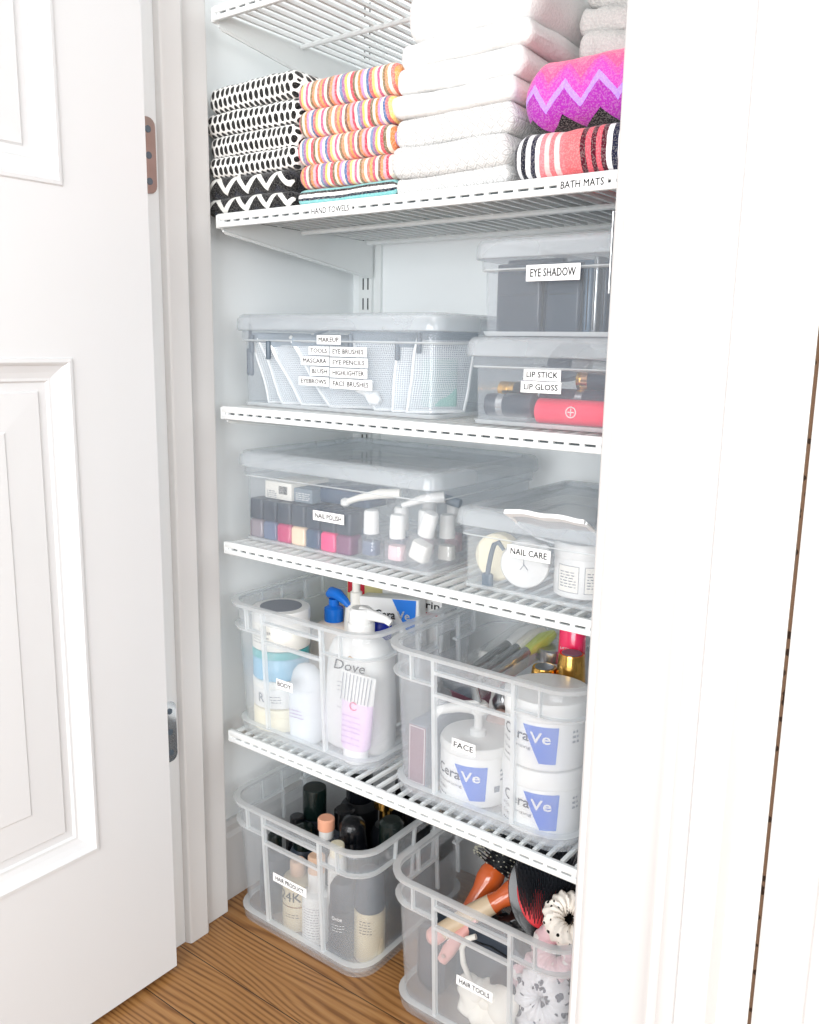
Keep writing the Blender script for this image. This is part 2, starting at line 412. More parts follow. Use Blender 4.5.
# dark seam, then the neighbouring white panel
b = B(); r_ = random.Random(3)
zz = [i*.02 for i in range(108)]
L = [(.7700 + r_.uniform(-.0006,.0006), -.1175, z) for z in zz]; R_ = [(.7742 + r_.uniform(-.0009,.0007), -.1175, z) for z in zz]
b.rings([[L[i], R_[i], (R_[i][0], -.10, zz[i]), (L[i][0], -.10, zz[i])] for i in range(len(zz))]); struct('trim_6', b, 'gap')
prof = [(.7737,-.05),(.7737,-.1225),(.778,-.1245),(.812,-.1265),(.814,-.1285),(.90,-.1295),(1.02,-.1295),(1.02,-.05)]
b = B(); b.prism(prof, 0, 2.3, 'XY'); struct('trim_7', b, 'trim', bevel=.0008)
b = B(); b.box(1.02,2.8,-.12,0,0,2.4); struct('wall_front_far', b, 'roomwall')
# baseboard inside the closet
b = B(); b.prism([(-.05,.0),(-.036,.0),(-.036,.105),(-.040,.112),(-.040,.122),(-.044,.128),(-.05,.128)], .001, .33, 'XZ'); struct('baseboard_left', b, 'trim')
b = B(); b.box(-.036,.70,.315,.33,0,.125); struct('baseboard_back', b, 'trim')
# strike plate on the right jamb
b = B(); b.box(JR-.0016,JR,-.121,-.075,.895,.975); b.rings([[(JR-.0016,-.121,z),(JR-.0036,-.1275,z),(JR-.0048,-.1268,z),(JR-.0030,-.119,z)] for z in (.903,.91,.96,.967)])
tag(part('strike_plate', b, 'chrome', smooth=False, bevel=.0006), 'metal strike plate on the right door jamb', 'strike plate')

# ---- the open door with raised panels
dr = thing('door_1', 'white panelled closet door standing open on its left hinges', 'door'); del dr['category']; del dr['label']; dr['kind'] = 'structure'
XF, XB = .030, -.010                     # face towards the opening, back face
Y0, Y1 = -.738, -.132
PAN = [(-.638,-.241,.240,.840), (-.638,-.241,1.020,1.86)]
b = B()
ys = [Y0, PAN[0][0], PAN[0][1], Y1]; zs = [.010, PAN[0][2], PAN[0][3], PAN[1][2], PAN[1][3], 2.03]
for side, X in ((1, XF), (-1, XB)):
    g = {(i, j): b.bm.verts.new((X, y, z)) for i, y in enumerate(ys) for j, z in enumerate(zs)}
    for i in range(3):
        for j in range(5):
            if i == 1 and j in (1, 3): continue
            b.bm.faces.new((g[i,j], g[i+1,j], g[i+1,j+1], g[i,j+1]))
for (ya, za, yb, zb) in ((Y0,.010,Y1,.010),(Y1,.010,Y1,2.03),(Y1,2.03,Y0,2.03),(Y0,2.03,Y0,.010)):
    b.add([(XF,ya,za),(XF,yb,zb),(XB,yb,zb),(XB,ya,za)], [(0,1,2,3)])
part('slab', b, 'door', dr, smooth=False)
for (ya, yb, za, zb) in PAN:
    b = B()
    for X, sg in ((XF, -1), (XB, 1)):
        steps = [(0,0),(.0015,-.0022),(.005,-.0026),(.007,-.0005),(.009,.003),(.016,.0065),(.022,.0085),(.025,.0085),(.027,.0115),(.036,.0115),(.038,.0090),(.078,.0080),(.080,.0068)]
        lp = [[(X+sg*d, ya+i, za+i),(X+sg*d, yb-i, za+i),(X+sg*d, yb-i, zb-i),(X+sg*d, ya+i, zb-i)] for i, d in steps]
        b.rings(lp, cap0=False, cap1=True)
    part('panel', b, 'door', dr, smooth=False)
for k, (z0, z1, mm) in enumerate(((1.036,1.124,'hinge_a'),(.290,.377,'chrome'))):
    h = B(); zc = (z0+z1)/2
    poly = []
    for cy, cz, a0 in ((-.099, z1-.010, 0), (-.119, z1-.001, PI/2), (-.119, z0+.001, PI), (-.099, z0+.010, -PI/2)):
        rr = .010 if cy > -.11 else .001
        for q in range(5): poly.append((cy + rr*math.cos(a0+PI/2*q/4), cz + rr*math.sin(a0+PI/2*q/4)))
    h.prism(poly, JL+.004, JL+.0062, 'YZ')
    ho = part('hinge', h, mm, dr, smooth=False, label='tarnished pinkish hinge leaf' if k == 0 else 'shiny metal hinge leaf')
    s_ = B()
    for dz in (-.03, 0, .03): s_.rings([[(x, -.100+.0042*math.cos(2*PI*q/14), zc+dz+.0042*math.sin(2*PI*q/14)) for q in range(14)] for x in (JL+.006, JL+.0072)])
    part('screw', s_, 'zipdark', ho, smooth=False)
    kn = B(); kn.tube([(JL+.006,-.128,z0),(JL+.006,-.128,z1)], .0052, 12); kn.lathe([(.003,0),(.0055,.002),(.004,.006)], JL+.006,-.128,z1-.001,12)
    part('knuckle', kn, mm, ho)

# ------------------------------------------------------------------ shelf hardware
b = B(); b.box(-.029,-.002,.318,.33,.05,2.0)
sl = B(); z = .07
up = thing('shelf_standard', 'white slotted steel upright in the back left corner', 'shelf upright', (0,0,0))
part('rail', b, 'steel', up, smooth=False, bevel=.001)
while z < 1.98: sl.box(-.0200,-.0180,.3172,.318,z,z+.018); sl.box(-.0100,-.0080,.3172,.318,z,z+.018); z += .0313
o = part('slots', sl, 'slot', up, smooth=False, label='dark slots in the upright')
b = B(); b.box(-.002,.012,.324,.33,.05,2.0); part('side_strip', b, 'steel', up, smooth=False)

SX0, SX1, SD = .003, .640, .302
def wire_shelf(zt, label, lettering=()):
    """zt is the top of the deck wires"""
    root = thing('wire_shelf', label, 'shelf', (0,0,zt), group='ventilated wire shelves')
    d = B(); x = SX0 + .008
    while x < SX1 - .004:
        d.box(x-.0023, x+.0023, .004, SD, -.0042, 0); x += .0175
    part('deck_wires', d, 'epoxy', root, smooth=False)
    f = B(); x = SX0 + .008
    while x < SX1 - .004:
        f.box(x-.0026, x+.0026, -.0022, .0028, -.0165, -.001); x += .0175
    part('front_wires', f, 'epoxy', root, smooth=False)
    q = B(); q.box(SX0, SX1, .0030, .0040, -.0135, -.0060); part('slot_shade', q, 'shade_grey', root, smooth=False)  # grey strip added behind the lip so its slots read as shaded
    lip = B()
    for (y0, y1, z0, z1) in ((-.0034,.0026,-.0084,.0004),(-.0038,.0026,-.0170,-.0105)): lip.rbox(SX0-.002, SX1, y0, y1, z0, z1, .0018, 3, top=.0014)
    part('front_lip', lip, 'epoxy', root)
    r = B()
    for y, rad in ((.155, .0036), (SD, .0036), (.006, .0028)): r.tube([(SX0,y,-.0065),(SX1,y,-.0065)], rad, 8)
    part('cross_rod', r, 'epoxy', root)
    br = B()
    poly = [(.006,-.004),(.315,-.004),(.315,-.058),(.300,-.060),(.012,-.024),(.004,-.018)]
    br.prism(poly, SX0-.003, SX0-.0005, 'YZ'); br.tube([(SX0-.001, .006,-.020),(SX0-.001,.305,-.058)], .0016, 6)
    part('bracket', br, 'steel', root, smooth=False, label='white tapered side bracket')
    br = B(); br.prism(poly, SX1, SX1+.0025, 'YZ'); part('bracket', br, 'steel', root, smooth=False)
    cp = B(); cp.rbox(SX0-.0055, SX0+.003, -.003, .006, -.0176, -.0008, .002); part('end_cap', cp, 'steel', root)
    for s, x0, x1 in lettering:
        q = B(); q.box(x0-.004, x1+.004, -.0046, -.0038, -.0158, -.0028); lo = part('label', q, 'label', root, smooth=False)
        q = B(); put_text(q, s, x0, -.0126, w=x1-x0, h=.0068, y=-.0049, bold=.00015); part('lettering', q, 'ink', lo, smooth=False)
    return root
ZS = [1.271, 1.023, .774, .586, .304]
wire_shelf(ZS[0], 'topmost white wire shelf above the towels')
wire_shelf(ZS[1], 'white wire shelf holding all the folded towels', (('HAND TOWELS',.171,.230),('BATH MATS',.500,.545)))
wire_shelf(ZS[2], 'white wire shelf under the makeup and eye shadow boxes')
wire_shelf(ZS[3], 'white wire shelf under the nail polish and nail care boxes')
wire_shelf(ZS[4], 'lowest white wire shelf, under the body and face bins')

# ------------------------------------------------------------------ towels
def towel_bm(w, d, h, seed, sag=.003, n=40, lump=.0022, e1=.8, e2=.75, qe=.42):
    rnd = Vector((seed*3.1, seed*1.7, seed)); m = 36
    sec = []; hr = .46; ns = 16; nt = 9      # half circle in front, flat top, half circle behind, flat bottom; unit = h
    rr_ = h/2
    pts = [(d-rr_ - (d-2*rr_)*k/nt, -1) for k in range(nt)] + [(rr_ - rr_*math.sin(PI*k/ns)**e1, -math.copysign(abs(math.cos(PI*k/ns))**e2, math.cos(PI*k/ns))) for k in range(ns)] + [(rr_ + (d-2*rr_)*k/nt, 1) for k in range(nt)] + [(d-rr_ + rr_*math.sin(PI*k/8), math.cos(PI*k/8)) for k in range(9)]
    m = len(pts)-1; b = B(); rings = []
    for i in range(n+1):
        t = i/n; tt = .5-.5*math.cos(PI*t); t = .55*tt + .45*t; q_ = min(t, 1-t)*w/(h*qe); e = math.sqrt(max(0, 1-(1-q_)**2)) if q_ < 1 else 1
        e = max(e, .22); x = w*t; r = []; ins = (1-e)*h*.4
        for (yy, zz2) in pts: r.append([x, yy + ins*(1-2*yy/d), h/2 + zz2*(h/2)*e])
        rings.append(r)
    # arc length
    arc = [0]
    for k in range(1, m+1):
        p, q = rings[n//2][k-1], rings[n//2][k]; arc.append(arc[-1] + math.dist(p[1:], q[1:]))
    a0 = arc[nt + ns//2]; arc = [a_-a0 for a_ in arc]          # zero along the middle of the front fold
    xs_ = [r[0][0] for r in rings]
    vs = []
    for i, r in enumerate(rings):
        row = []
        for k, p in enumerate(r):
            q = Vector(p)
            nz = noise.noise_vector(q*16 + rnd)*lump + noise.noise_vector(q*60 + rnd)*lump*.35
            q += nz
            q.z += sag*math.sin(PI*i/n)*(1 if k else 1)*0
            row.append(b.bm.verts.new(q))
        vs.append(row)
    L = b.bm.loops.layers.uv.new('UVMap')
    for i in range(n):
        for k in range(m):
            f = b.bm.faces.new((vs[i][k], vs[i+1][k], vs[i+1][k+1], vs[i][k+1]))
            for lp, (ii, kk) in zip(f.loops, ((i,k),(i+1,k),(i+1,k+1),(i,k+1))): lp[L].uv = (xs_[ii], arc[kk])
    for row, rev in ((vs[0], True), (vs[-1], False)):
        f = b.bm.faces.new(list(reversed(row[:-1])) if rev else row[:-1])
        for lp in f.loops: lp[L].uv = (0 if rev else w, lp.vert.co.z)
    return b
def towel(name, label, cat, group, w, d, h, mat, loc, rot=(0,0,0), seed=1, **kw):
    o = part(name, towel_bm(w, d, h, seed, **kw), mat, None); o.location = loc; o.rotation_euler = rot
    return tag(o, label, cat, group)
M['t_dots'] = towel_mat('towel_dots', dots, fleck=.05); M['t_zig'] = towel_mat('towel_zigzag', zigzag_dark, fleck=.08)
for i in range(4): M['t_str%d' % i] = towel_mat('towel_stripes_%d' % i, stripes(i*.23))
M['t_teal'] = towel_mat('towel_teal', teal_stripes); M['t_dia'] = towel_mat('towel_diamond', diamonds); M['t_white'] = towel_mat('towel_white', plain_white, bump=.35)
M['t_grey'] = towel_mat('towel_grey', plain_grey, bump=.7); M['t_purple'] = towel_mat('mat_purple', purple_zig, fleck=.12); M['t_coral'] = towel_mat('mat_coral', coral_stripes, fleck=.14)
z = ZS[1] + .0005
names = ['lowest of the two zigzag ones', 'upper of the two zigzag ones']
for i in range(2):
    towel('hand_towel', 'black and navy hand towel with white zigzags, ' + ('bottom of the left stack' if i == 0 else 'second from the bottom of the left stack'), 'towel', 'left stack of hand towels', .160-.004*i, .22, (.022,.027)[i], 't_zig', (-.036+.002*i,.010,z), seed=11+i*5); z += (.021,.026)[i]
pos4 = ['lowest of the four dotted ones', 'second lowest of the four dotted ones', 'second highest of the four dotted ones', 'topmost of the left stack']
for i in range(4):
    h = (.0270, .0280, .0305, .0325)[i]
    towel('hand_towel', 'black and white dotted hand towel, ' + pos4[i], 'towel', 'left stack of hand towels', .166 - (.004, .0, -.004, .002)[i], .22, h, 't_dots', (-.034+(.002,.0,-.003,.004)[i],.010+.003*(i==1),z), (0,0,(.01,-.01,.015,-.02)[i]), seed=31+i); z += h-.0015
z = ZS[1] + .0005
towel('hand_towel', 'thin teal, black and white striped towel under the multicoloured towels', 'towel', 'middle stack of hand towels', .156, .21, .0205, 't_teal', (.130,.012,z), seed=50); z += .0198
pos4 = ['lowest of the four multicoloured ones', 'second lowest of the four multicoloured ones', 'second highest of the four multicoloured ones', 'topmost of the multicoloured ones']
for i in range(4):
    h = (.029, .032, .0315, .034)[i]
    towel('hand_towel', 'red, orange and cream striped hand towel, ' + pos4[i], 'towel', 'middle stack of hand towels', (.152,.155,.153,.156)[i], .22, h, 't_str%d' % i, (.131+(.002,-.002,.002,.0)[i],.008,z), (0,0,(.01,-.01,.0,.02)[i]), seed=61+i); z += h-.001
z = ZS[1] + .0005
wl = ['white diamond-patterned towel at the bottom of the white stack', 'white diamond-patterned towel, middle one of three in the white stack', 'white diamond-patterned towel directly under the plain white ones', 'plain white towel, lowest of the four plain ones', 'plain white towel, second lowest of the four plain ones', 'plain white towel, second highest of the four plain ones', 'large plain white towel on top of the white stack']
for i, h in enumerate((.0190, .0335, .0315, .0240, .0295, .0260, .0560)):
    w = (.148, .152, .152, .158, .160, .164, .164)[i]
    towel('folded_towel', wl[i], 'towel', 'stack of white towels', w, .25, h, 't_dia' if i < 3 else 't_white', (.281+(.004,.0,.002,.0,.003,.006,.008)[i], .004+(.003,.0,.004,.0,.004,.006,.010)[i], z), seed=80+i, lump=.0022, e1=.62, e2=.6, qe=.30); z += h-.0012
towel('bath_mat', 'coral, black and white vertically striped bath mat at the bottom of its pile', 'bath mat', 'folded bath mats', .165, .26, .047, 't_coral', (.433,.006,ZS[1]+.0005), (0,0,0), seed=101, lump=.003)
towel('bath_mat', 'magenta bath mat with lilac and black zigzags, folded on the striped one', 'bath mat', 'folded bath mats', .158, .26, .066, 't_purple', (.440,.004,ZS[1]+.0475), (0,0,0), seed=102, lump=.004)
g = thing('bath_towel', 'fluffy pale grey bath towel heaped behind the magenta bath mat', 'towel', (0,0,0))
for i, (x, y, zz_, w, d, h, ry) in enumerate(((.458,.09,1.152,.17,.17,.032,.09),(.456,.10,1.182,.17,.17,.030,.12),(.454,.11,1.210,.17,.14,.028,.16))):
    o = part('fold', towel_bm(w, d, h, 120+i, lump=.007), 't_grey', g); o.location = (x,y,zz_); o.rotation_euler = (0.05,ry,.05)

# ------------------------------------------------------------------ lidded boxes
def lidded_box(label, loc, w, d, h, r=.022, step=.034, group='clear lidded boxes'):
    root = thing('storage_box', label, 'storage box', loc, group=group)
    o_ = .0045; hb = h - .006
    b = B()
    def lp(i, z): return [(a, c, z) for a, c in rrect(w, d, r, i, 6)]
    zs_ = h - step
    b.rings([lp(o_+.012, .0012), lp(o_+.0095, .0035), lp(o_+.0075, zs_), lp(o_+.0030, zs_+.0015), lp(o_+.0020, hb)], cap0=True, cap1=False)
    part('body', b, 'frost_box', root, solid=.0016)
    e = B(); e.rings([lp(o_+.0075, .001), lp(o_+.005, .0055), lp(o_+.0085, .0056), lp(o_+.011, .001)], False, False); part('base_rim', e, 'frost_edge', root)
    e = B(); e.rings([lp(o_+.0058, zs_-.0012), lp(o_+.0020, zs_+.0002), lp(o_+.0024, zs_+.0016), lp(o_+.0062, zs_+.0004)], False, False); part('ledge', e, 'frost_edge', root)
    l = B()
    l.rings([lp(.0018, h-.020), lp(0, h-.0190), lp(.0012, h-.006), lp(.0045, h-.0015), lp(.009, h), lp(.016, h), lp(.019, h-.005), lp(.021, h-.0055)], cap0=False, cap1=True)
    part('lid', l, 'frost_lid', root, solid=.0016)
    return root
bxA = lidded_box('wide shallow clear box labelled MAKEUP, full of net pouches', (.005,.012,ZS[2]+.001), .342, .262, .121)
bxC = lidded_box('wide shallow clear box labelled NAIL POLISH', (.005,.012,ZS[3]+.001), .342, .262, .126)
bxL = lidded_box('small clear box labelled LIP STICK and LIP GLOSS under the eye shadow box', (.382,.008,ZS[2]+.001), .196, .275, .0945, r=.016, step=.032)
bxE = lidded_box('small clear box labelled EYE SHADOW stacked on another', (.388,.012,ZS[2]+.0962), .196, .275, .101, r=.016, step=.032)
bxN = lidded_box('small clear box labelled NAIL CARE at the right of its shelf', (.375,.008,ZS[3]+.001), .196, .275, .0945, r=.016, step=.032)
def lab(root, s, x0, x1, z0, z1, y=None, **k):
    L_ = root.location; return label_on(root, s, x0-L_.x, x1-L_.x, z0-L_.z, z1-L_.z, (k.pop('yy', .0265))-L_.y, **k)
for s, x0, x1, z0, z1, yy in (('MAKEUP',0.1573,0.1968,0.8590,0.8699,0.019),('TOOLS',0.1404,0.1742,0.8456,0.8560,0.0222),('EYE BRUSHES',0.1762,0.2357,0.8446,0.8560,0.0222),('MASCARA',0.1266,0.1742,0.8327,0.8436,0.0222),('EYE PENCILS',0.1762,0.2376,0.8317,0.8426,0.0222),('BLUSH',0.1434,0.1742,0.8198,0.8307,0.0222),('HIGHLIGHTER',0.1762,0.2367,0.8188,0.8298,0.0222),('EYEBROWS',0.1226,0.1742,0.8069,0.8178,0.0222),('FACE BRUSHES',0.1762,0.2446,0.8050,0.8169,0.0222)):
    lab(bxA, s, x0, x1, z0, z1, yy=yy)
lab(bxE, 'EYE SHADOW',0.4541,0.5152,0.9265,0.9427, yy=0.0165)
lab(bxL, 'LIP STICK',0.4551,0.4986,0.8255,0.8373, yy=0.0182)
lab(bxL, 'LIP GLOSS',0.4519,0.4993,0.8126,0.8245, yy=0.0186)
lab(bxC, 'NAIL POLISH',0.1464,0.2000,0.6329,0.6458, yy=0.0222)
lab(bxN, 'NAIL CARE',0.4433,0.4966,0.6320,0.6458, yy=0.0182)

# ------------------------------------------------------------------ open bins with handles
def open_bin(label, loc, text, tx, W=.275, D=.285, H=.196, mid=False):
    root = thing('storage_bin', label, 'storage bin', loc, group='clear open bins with handles')
    r = .042; seg = 6
    fr_f = [0,.06,.215,.5,.785,.94,1]; fr_s = [0,.14,.40,.62,.86,1]
    def inset(z): return .0075 + .010*(1 - z/H)
    def loop(i, z, fr=True):
        out = []; rr = r - i*.6; x0, y0, x1, y1 = i, i, W-i, D-i
        cs = [(x1-rr, y0+rr, -PI/2), (x1-rr, y1-rr, 0), (x0+rr, y1-rr, PI/2), (x0+rr, y0+rr, PI)]
        st = [((x0+rr, y0), (x1-rr, y0), fr_f), ((x1, y0+rr), (x1, y1-rr), fr_s), ((x1-rr, y1), (x0+rr, y1), fr_f), ((x0, y1-rr), (x0, y0+rr), fr_s)]
        for (p, q, ff), (cx, cy, a0) in zip(st, cs):
            for t in ff: out.append((p[0]+(q[0]-p[0])*t, p[1]+(q[1]-p[1])*t, z))
            for k in range(1, seg): a = a0 + PI/2*k/seg; out.append((cx+rr*math.cos(a), cy+rr*math.sin(a), z))
        return out
    lv = [.003, .149, .174, H-.002]
    b = B(); rows = [[b.bm.verts.new(p) for p in loop(inset(z), z)] for z in lv]; n = len(rows[0])
    nf, ns = len(fr_f)+seg-1, len(fr_s)+seg-1
    holes = {2, 3, nf+ns+2, nf+ns+3, nf+2, nf+ns+nf+2}
    for i in range(3):
        for j in range(n):
            if i == 1 and j in holes: continue
            k = (j+1) % n; b.bm.faces.new((rows[i][j], rows[i][k], rows[i+1][k], rows[i+1][j]))
    b.bm.faces.new(list(reversed(rows[0])))
    part('body', b, 'frost', root, solid=.0018)
    def ring(name, z0, z1, o0, o1, mat='frost_edge', skip=()):
        e = B(); i0, i1 = inset(z0), inset(z1)
        e.rings([loop(i0+.001, z0), loop(i0-o0, z0+.0005), loop(i1-o1, z1-.0005), loop(i1+.001, z1)], False, False); 
        if skip:
            nn = len(loop(.01, 0)); L4 = [loop(i0+.001, z0), loop(i0-o0, z0+.0005), loop(i1-o1, z1-.0005), loop(i1+.001, z1)]
            st = max(skip) + 1; order = [(st+q) % nn for q in range(nn)]; runs = [[]]
            for j in order:
                if j in skip:
                    if runs[-1]: runs.append([])
                else: runs[-1].append(j)
            for run in [r_ for r_ in runs if r_]:
                idx = run + [(run[-1]+1) % nn]; e = B()
                e.rings([[q[j] for q in L4] for j in idx], True, True); part(name, e, mat, root)
            return
        return part(name, e, mat, root)
    ring('rim', H-.006, H, .0068, .0075); ring('collar', .1565, .1600, .0055, .0060, 'frost_edge', holes)
    ring('base_skirt', .000, .0165, .0055, .0075, 'frost'); ring('base_ledge', .0168, .0185, .0075, .0075)
    def hbar(x0, x1, z0, z1, y):
        e = B(); ya = inset(z0) if y < .1 else D-inset(z0); s_ = -1 if y < .1 else 1
        e.box(x0, x1, min(ya, ya+s_*.0055), max(ya, ya+s_*.0055), z0, z1); return e
    xs = [W*.5 + t*(W-2*r)*1.0 for t in (-.44, -.285, .285, .44)]
    for x, (z0, z1), wd in ((xs[1], (.017, H-.005), .0024), (xs[2], (.017, H-.005), .0024), (xs[0]-.003, (.159, H-.005), .0012), (xs[3]+.003, (.159, H-.005), .0012)):
        for y in (0, D):
            e = B(); s_ = -1 if y == 0 else 1; q = []
            for z in (z0, z1):
                ya = inset(z) if y == 0 else D-inset(z); q.append([(x-wd, ya, z), (x+wd, ya, z), (x+wd, ya+s_*.0058, z), (x-wd, ya+s_*.0058, z)])
            e.rings(q); part('rib', e, 'frost_edge', root, smooth=False)
    for yv in (D*.27, D*.42, D*.60, D*.74):
        for sd in (0, 1):
            e = B(); q = []
            for z in ((.110 if yv in (D*.42, D*.60) else .159), H-.005):
                xa = inset(z) if sd == 0 else W-inset(z); s_ = -1 if sd == 0 else 1
                q.append([(xa, yv-.0016, z), (xa, yv+.0016, z), (xa+s_*.005, yv+.0016, z), (xa+s_*.005, yv-.0016, z)])
            e.rings(q); part('rib', e, 'frost_edge', root, smooth=False)
    # bars edging the handle opening
    for (z0, z1) in ((.1455, .1495), (.1735, .1775)):
        for sgn in (0, 1):
            e = B()
            ya = inset(z0) if sgn == 0 else D-inset(z0); s_ = -1 if sgn == 0 else 1
            y0_, y1_ = sorted((ya+s_*-.001, ya+s_*.0055)); e.box(xs[1], xs[2], y0_, y1_, z0, z1); part('handle_edge', e, 'frost_edge', root, smooth=False)
    if mid:
        e = B(); e.box(W*.5-.012, W*.5+.008, inset(.16)-.001, inset(.16)+.0008, .148, .176); part('handle_post', e, 'frost_edge', root, smooth=False)
    if text:
        x0, x1, z0, z1 = tx; yy = inset(z0)-.0016
        label_on(root, text, x0-loc[0], x1-loc[0], z0-loc[2], z1-loc[2], yy-.001)
    return root
open_bin('clear open bin labelled BODY on the lowest shelf', (-.0120,-.005,ZS[4]+.001), 'BODY', (.108,.138,.400,.413))
open_bin('clear open bin labelled FACE on the lowest shelf', (.277,-.005,ZS[4]+.001), 'FACE', (.396,.428,.399,.413))
open_bin('clear open bin labelled HAIR PRODUCT on the wooden floor', (-.0150,-.007,.001), 'HAIR PRODUCT', (.082,.148,.092,.105))
open_bin('clear open bin labelled HAIR TOOLS on the wooden floor', (.2870,-.007,.001), 'HAIR TOOLS', (.403,.455,.083,.096))

# ------------------------------------------------------------------ contents: helpers
def sec(hw, hd, z, n=28, p=2.0, cx=0, cy=0):
    e = 2/p
    return [(cx + hw*math.copysign(abs(math.cos(2*PI*k/n))**e, math.cos(2*PI*k/n)), cy + hd*math.copysign(abs(math.sin(2*PI*k/n))**e, math.sin(2*PI*k/n)), z) for k in range(n)]
def oval(prof, p=2.0, n=28, cx=0, cy=0):
    b = B(); b.rings([sec(a, d, z, n, p, cx, cy) for a, d, z in prof]); return b
def lines(b, x0, x1, z0, n, dz, y=None, R=None, h=.0012, seed=1):
    """rows of tiny unreadable print as short bars"""
    r = random.Random(seed)
    for i in range(n):
        x = x0; z = z0 - i*dz
        while x < x1 - .002:
            wd = r.uniform(.002, .006); wd = min(wd, x1-x)
            if R: wrap_poly(b, [(x, x+wd, z), (x, x+wd, z+h)], R, 3, .0004)
            else: b.add([(x, y, z), (x+wd, y, z), (x+wd, y, z+h), (x, y, z+h)], [(0,1,2,3)])
            x += wd + .0015
    return b
def T(name, label, loc, group=None, rot=(0,0,0), cat=None): return thing(name, label, cat or name.split('_')[-1], loc, rot, group)

# ---- net pouches in the makeup box
def pouch(label, loc, rot, w, h, t=.016, tint=None, pull=True, lean=0.0, zmat='zip'):
    lean, rot = lean - rot[1]*.9, (rot[0], 0, rot[2])
    g = T('mesh_pouch', label, loc, 'net zip pouches in the MAKEUP box', rot, 'pouch')
    b = B(); L = b.bm.loops.layers.uv.new('UVMap'); nx, nz = 10, 12; grids = []
    for s_ in (-1, 1):
        gr = []
        for i in range(nx+1):
            col = []
            for j in range(nz+1):
                u, v = i/nx, j/nz; th = t*math.sin(PI*u)**.7*max(0, math.sin(PI*min(1, .08+v*.92)))**.6
                q = Vector((w*u, s_*th*.5, h*v)); q.y += noise.noise(q*30+Vector(loc)*50)*.004; q.x += noise.noise(q*22+Vector((3,1,loc[0]*90)))*.004 - lean*h*v
                col.append(b.bm.verts.new(q))
            gr.append(col)
        for i in range(nx):
            for j in range(nz):
                f = b.bm.faces.new((gr[i][j], gr[i+1][j], gr[i+1][j+1], gr[i][j+1]))
                for lp, (a, c) in zip(f.loops, ((i,j),(i+1,j),(i+1,j+1),(i,j+1))): lp[L].uv = (w*a/nx, h*c/nz)
        grids.append(gr)
    edge = [g_.co.copy() for g_ in grids[0][0][::-1]] + [grids[0][i][0].co.copy() for i in range(1, nx)] + [v.co.copy() for v in grids[0][nx]]
    top = [grids[0][i][nz].co.copy() for i in range(nx+1)]
    part('net', b, 'net', g)
    e = B(); e.tube(edge, .0020, 6); part('piping', e, 'white_satin', g)
    e = B(); e.rings([[(p.x, p.y-.0022, p.z-.006), (p.x, p.y+.0022, p.z-.006), (p.x, p.y+.0022, p.z+.005), (p.x, p.y-.0022, p.z+.005)] for p in top]); zz_ = part('zipper', e, zmat, g, smooth=False)
    if pull:
        e = B(); e.rbox(-.003-lean*h, .003-lean*h, -.004, -.0015, h-.022, h+.002, .0025); part('zip_pull', e, 'zipdark', zz_)
    if tint:
        e = B(); e.rbox(w*.25, w*.85, -.004, .004, .006, h*.7, .003); part('filling', e, tint, g)
    return g
zf = ZS[2] + .006
pouch('net pouch with a hanging zip pull at the left end of the makeup box', (.042,.048,zf), (0,-.30,.95), .080, .088)
pouch('net pouch slanting behind the MAKEUP labels, second from the left', (.070,.046,zf), (0,-.42,.75), .080, .086, pull=False)
pouch('net pouch leaning under the EYEBROWS label', (.106,.046,zf), (0,-.62,.60), .085, .080)
pouch('net pouch slanting behind the HIGHLIGHTER label', (.152,.046,zf), (0,-.62,.60), .090, .082, pull=False)
pouch('net pouch lying back behind the brushes labels', (.150,.110,zf), (-.05,-.15,.05), .095, .088, pull=False)
pouch('net pouch with a wide white edge right of the FACE BRUSHES label', (.226,.050,zf), (0,-.38,.80), .085, .090)
pouch('slim net pouch between the two largest pouches at the right', (.256,.048,zf), (0,.06,.85), .080, .083)
pouch('big net pouch with a greenish filling at the right front of the makeup box', (.278,.048,zf), (0,.16,.95), .075, .092, tint='tealfill')
pouch('net pouch at the back of the makeup box near its left side', (.045,.160,zf), (-.1,-.2,.1), .10, .088, pull=False)
g = T('makeup_brush', 'grey paddle-ended makeup brush handle hanging by the left wall of its box', (.012,.038,0), cat='makeup brush')
b = B(); b.tube([(.004,.0,.885),(.003,0,.850)], .0022, 8); part('stem', b, 'dusty', g)
b = B(); b.rbox(-.003,.009,-.003,.003,.815,.852,.004); part('paddle', b, 'dusty', g)
def plain_brush(label, p0, p1, r, mat, tip, grp=None):
    g = T('makeup_brush', label, p0, grp, cat='makeup brush'); d = Vector(p1)-Vector(p0)
    b = B(); b.tube([(0,0,0), d*.35, d*.7], r, 10, radii=[r*.6, r, r*.8]); part('handle', b, mat, g)
    b = B(); b.tube([d*.7, d*.85, d], r, 10, radii=[r*.9, r*1.7, r*.7]); part('brush_head', b, tip, g); return g
plain_brush('pale tapered brush crossing the pouches left of the MAKEUP label', (.085,.045,.868), (.135,.050,.812), .004, 'white', 'white_satin')
plain_brush('white brush lying across the box bottom under the FACE BRUSHES label', (.178,.040,.820), (.238,.045,.790), .006, 'white', 'white_satin')
b = B(); b.tube([(.070,.11,.872),(.105,.10,.880),(.15,.10,.879),(.185,.11,.866),(.19,.12,.84)], .003, 8)
tag(part('elastic_cord', b, 'zip'), 'grey cord arching across the top of the makeup box', 'cord')

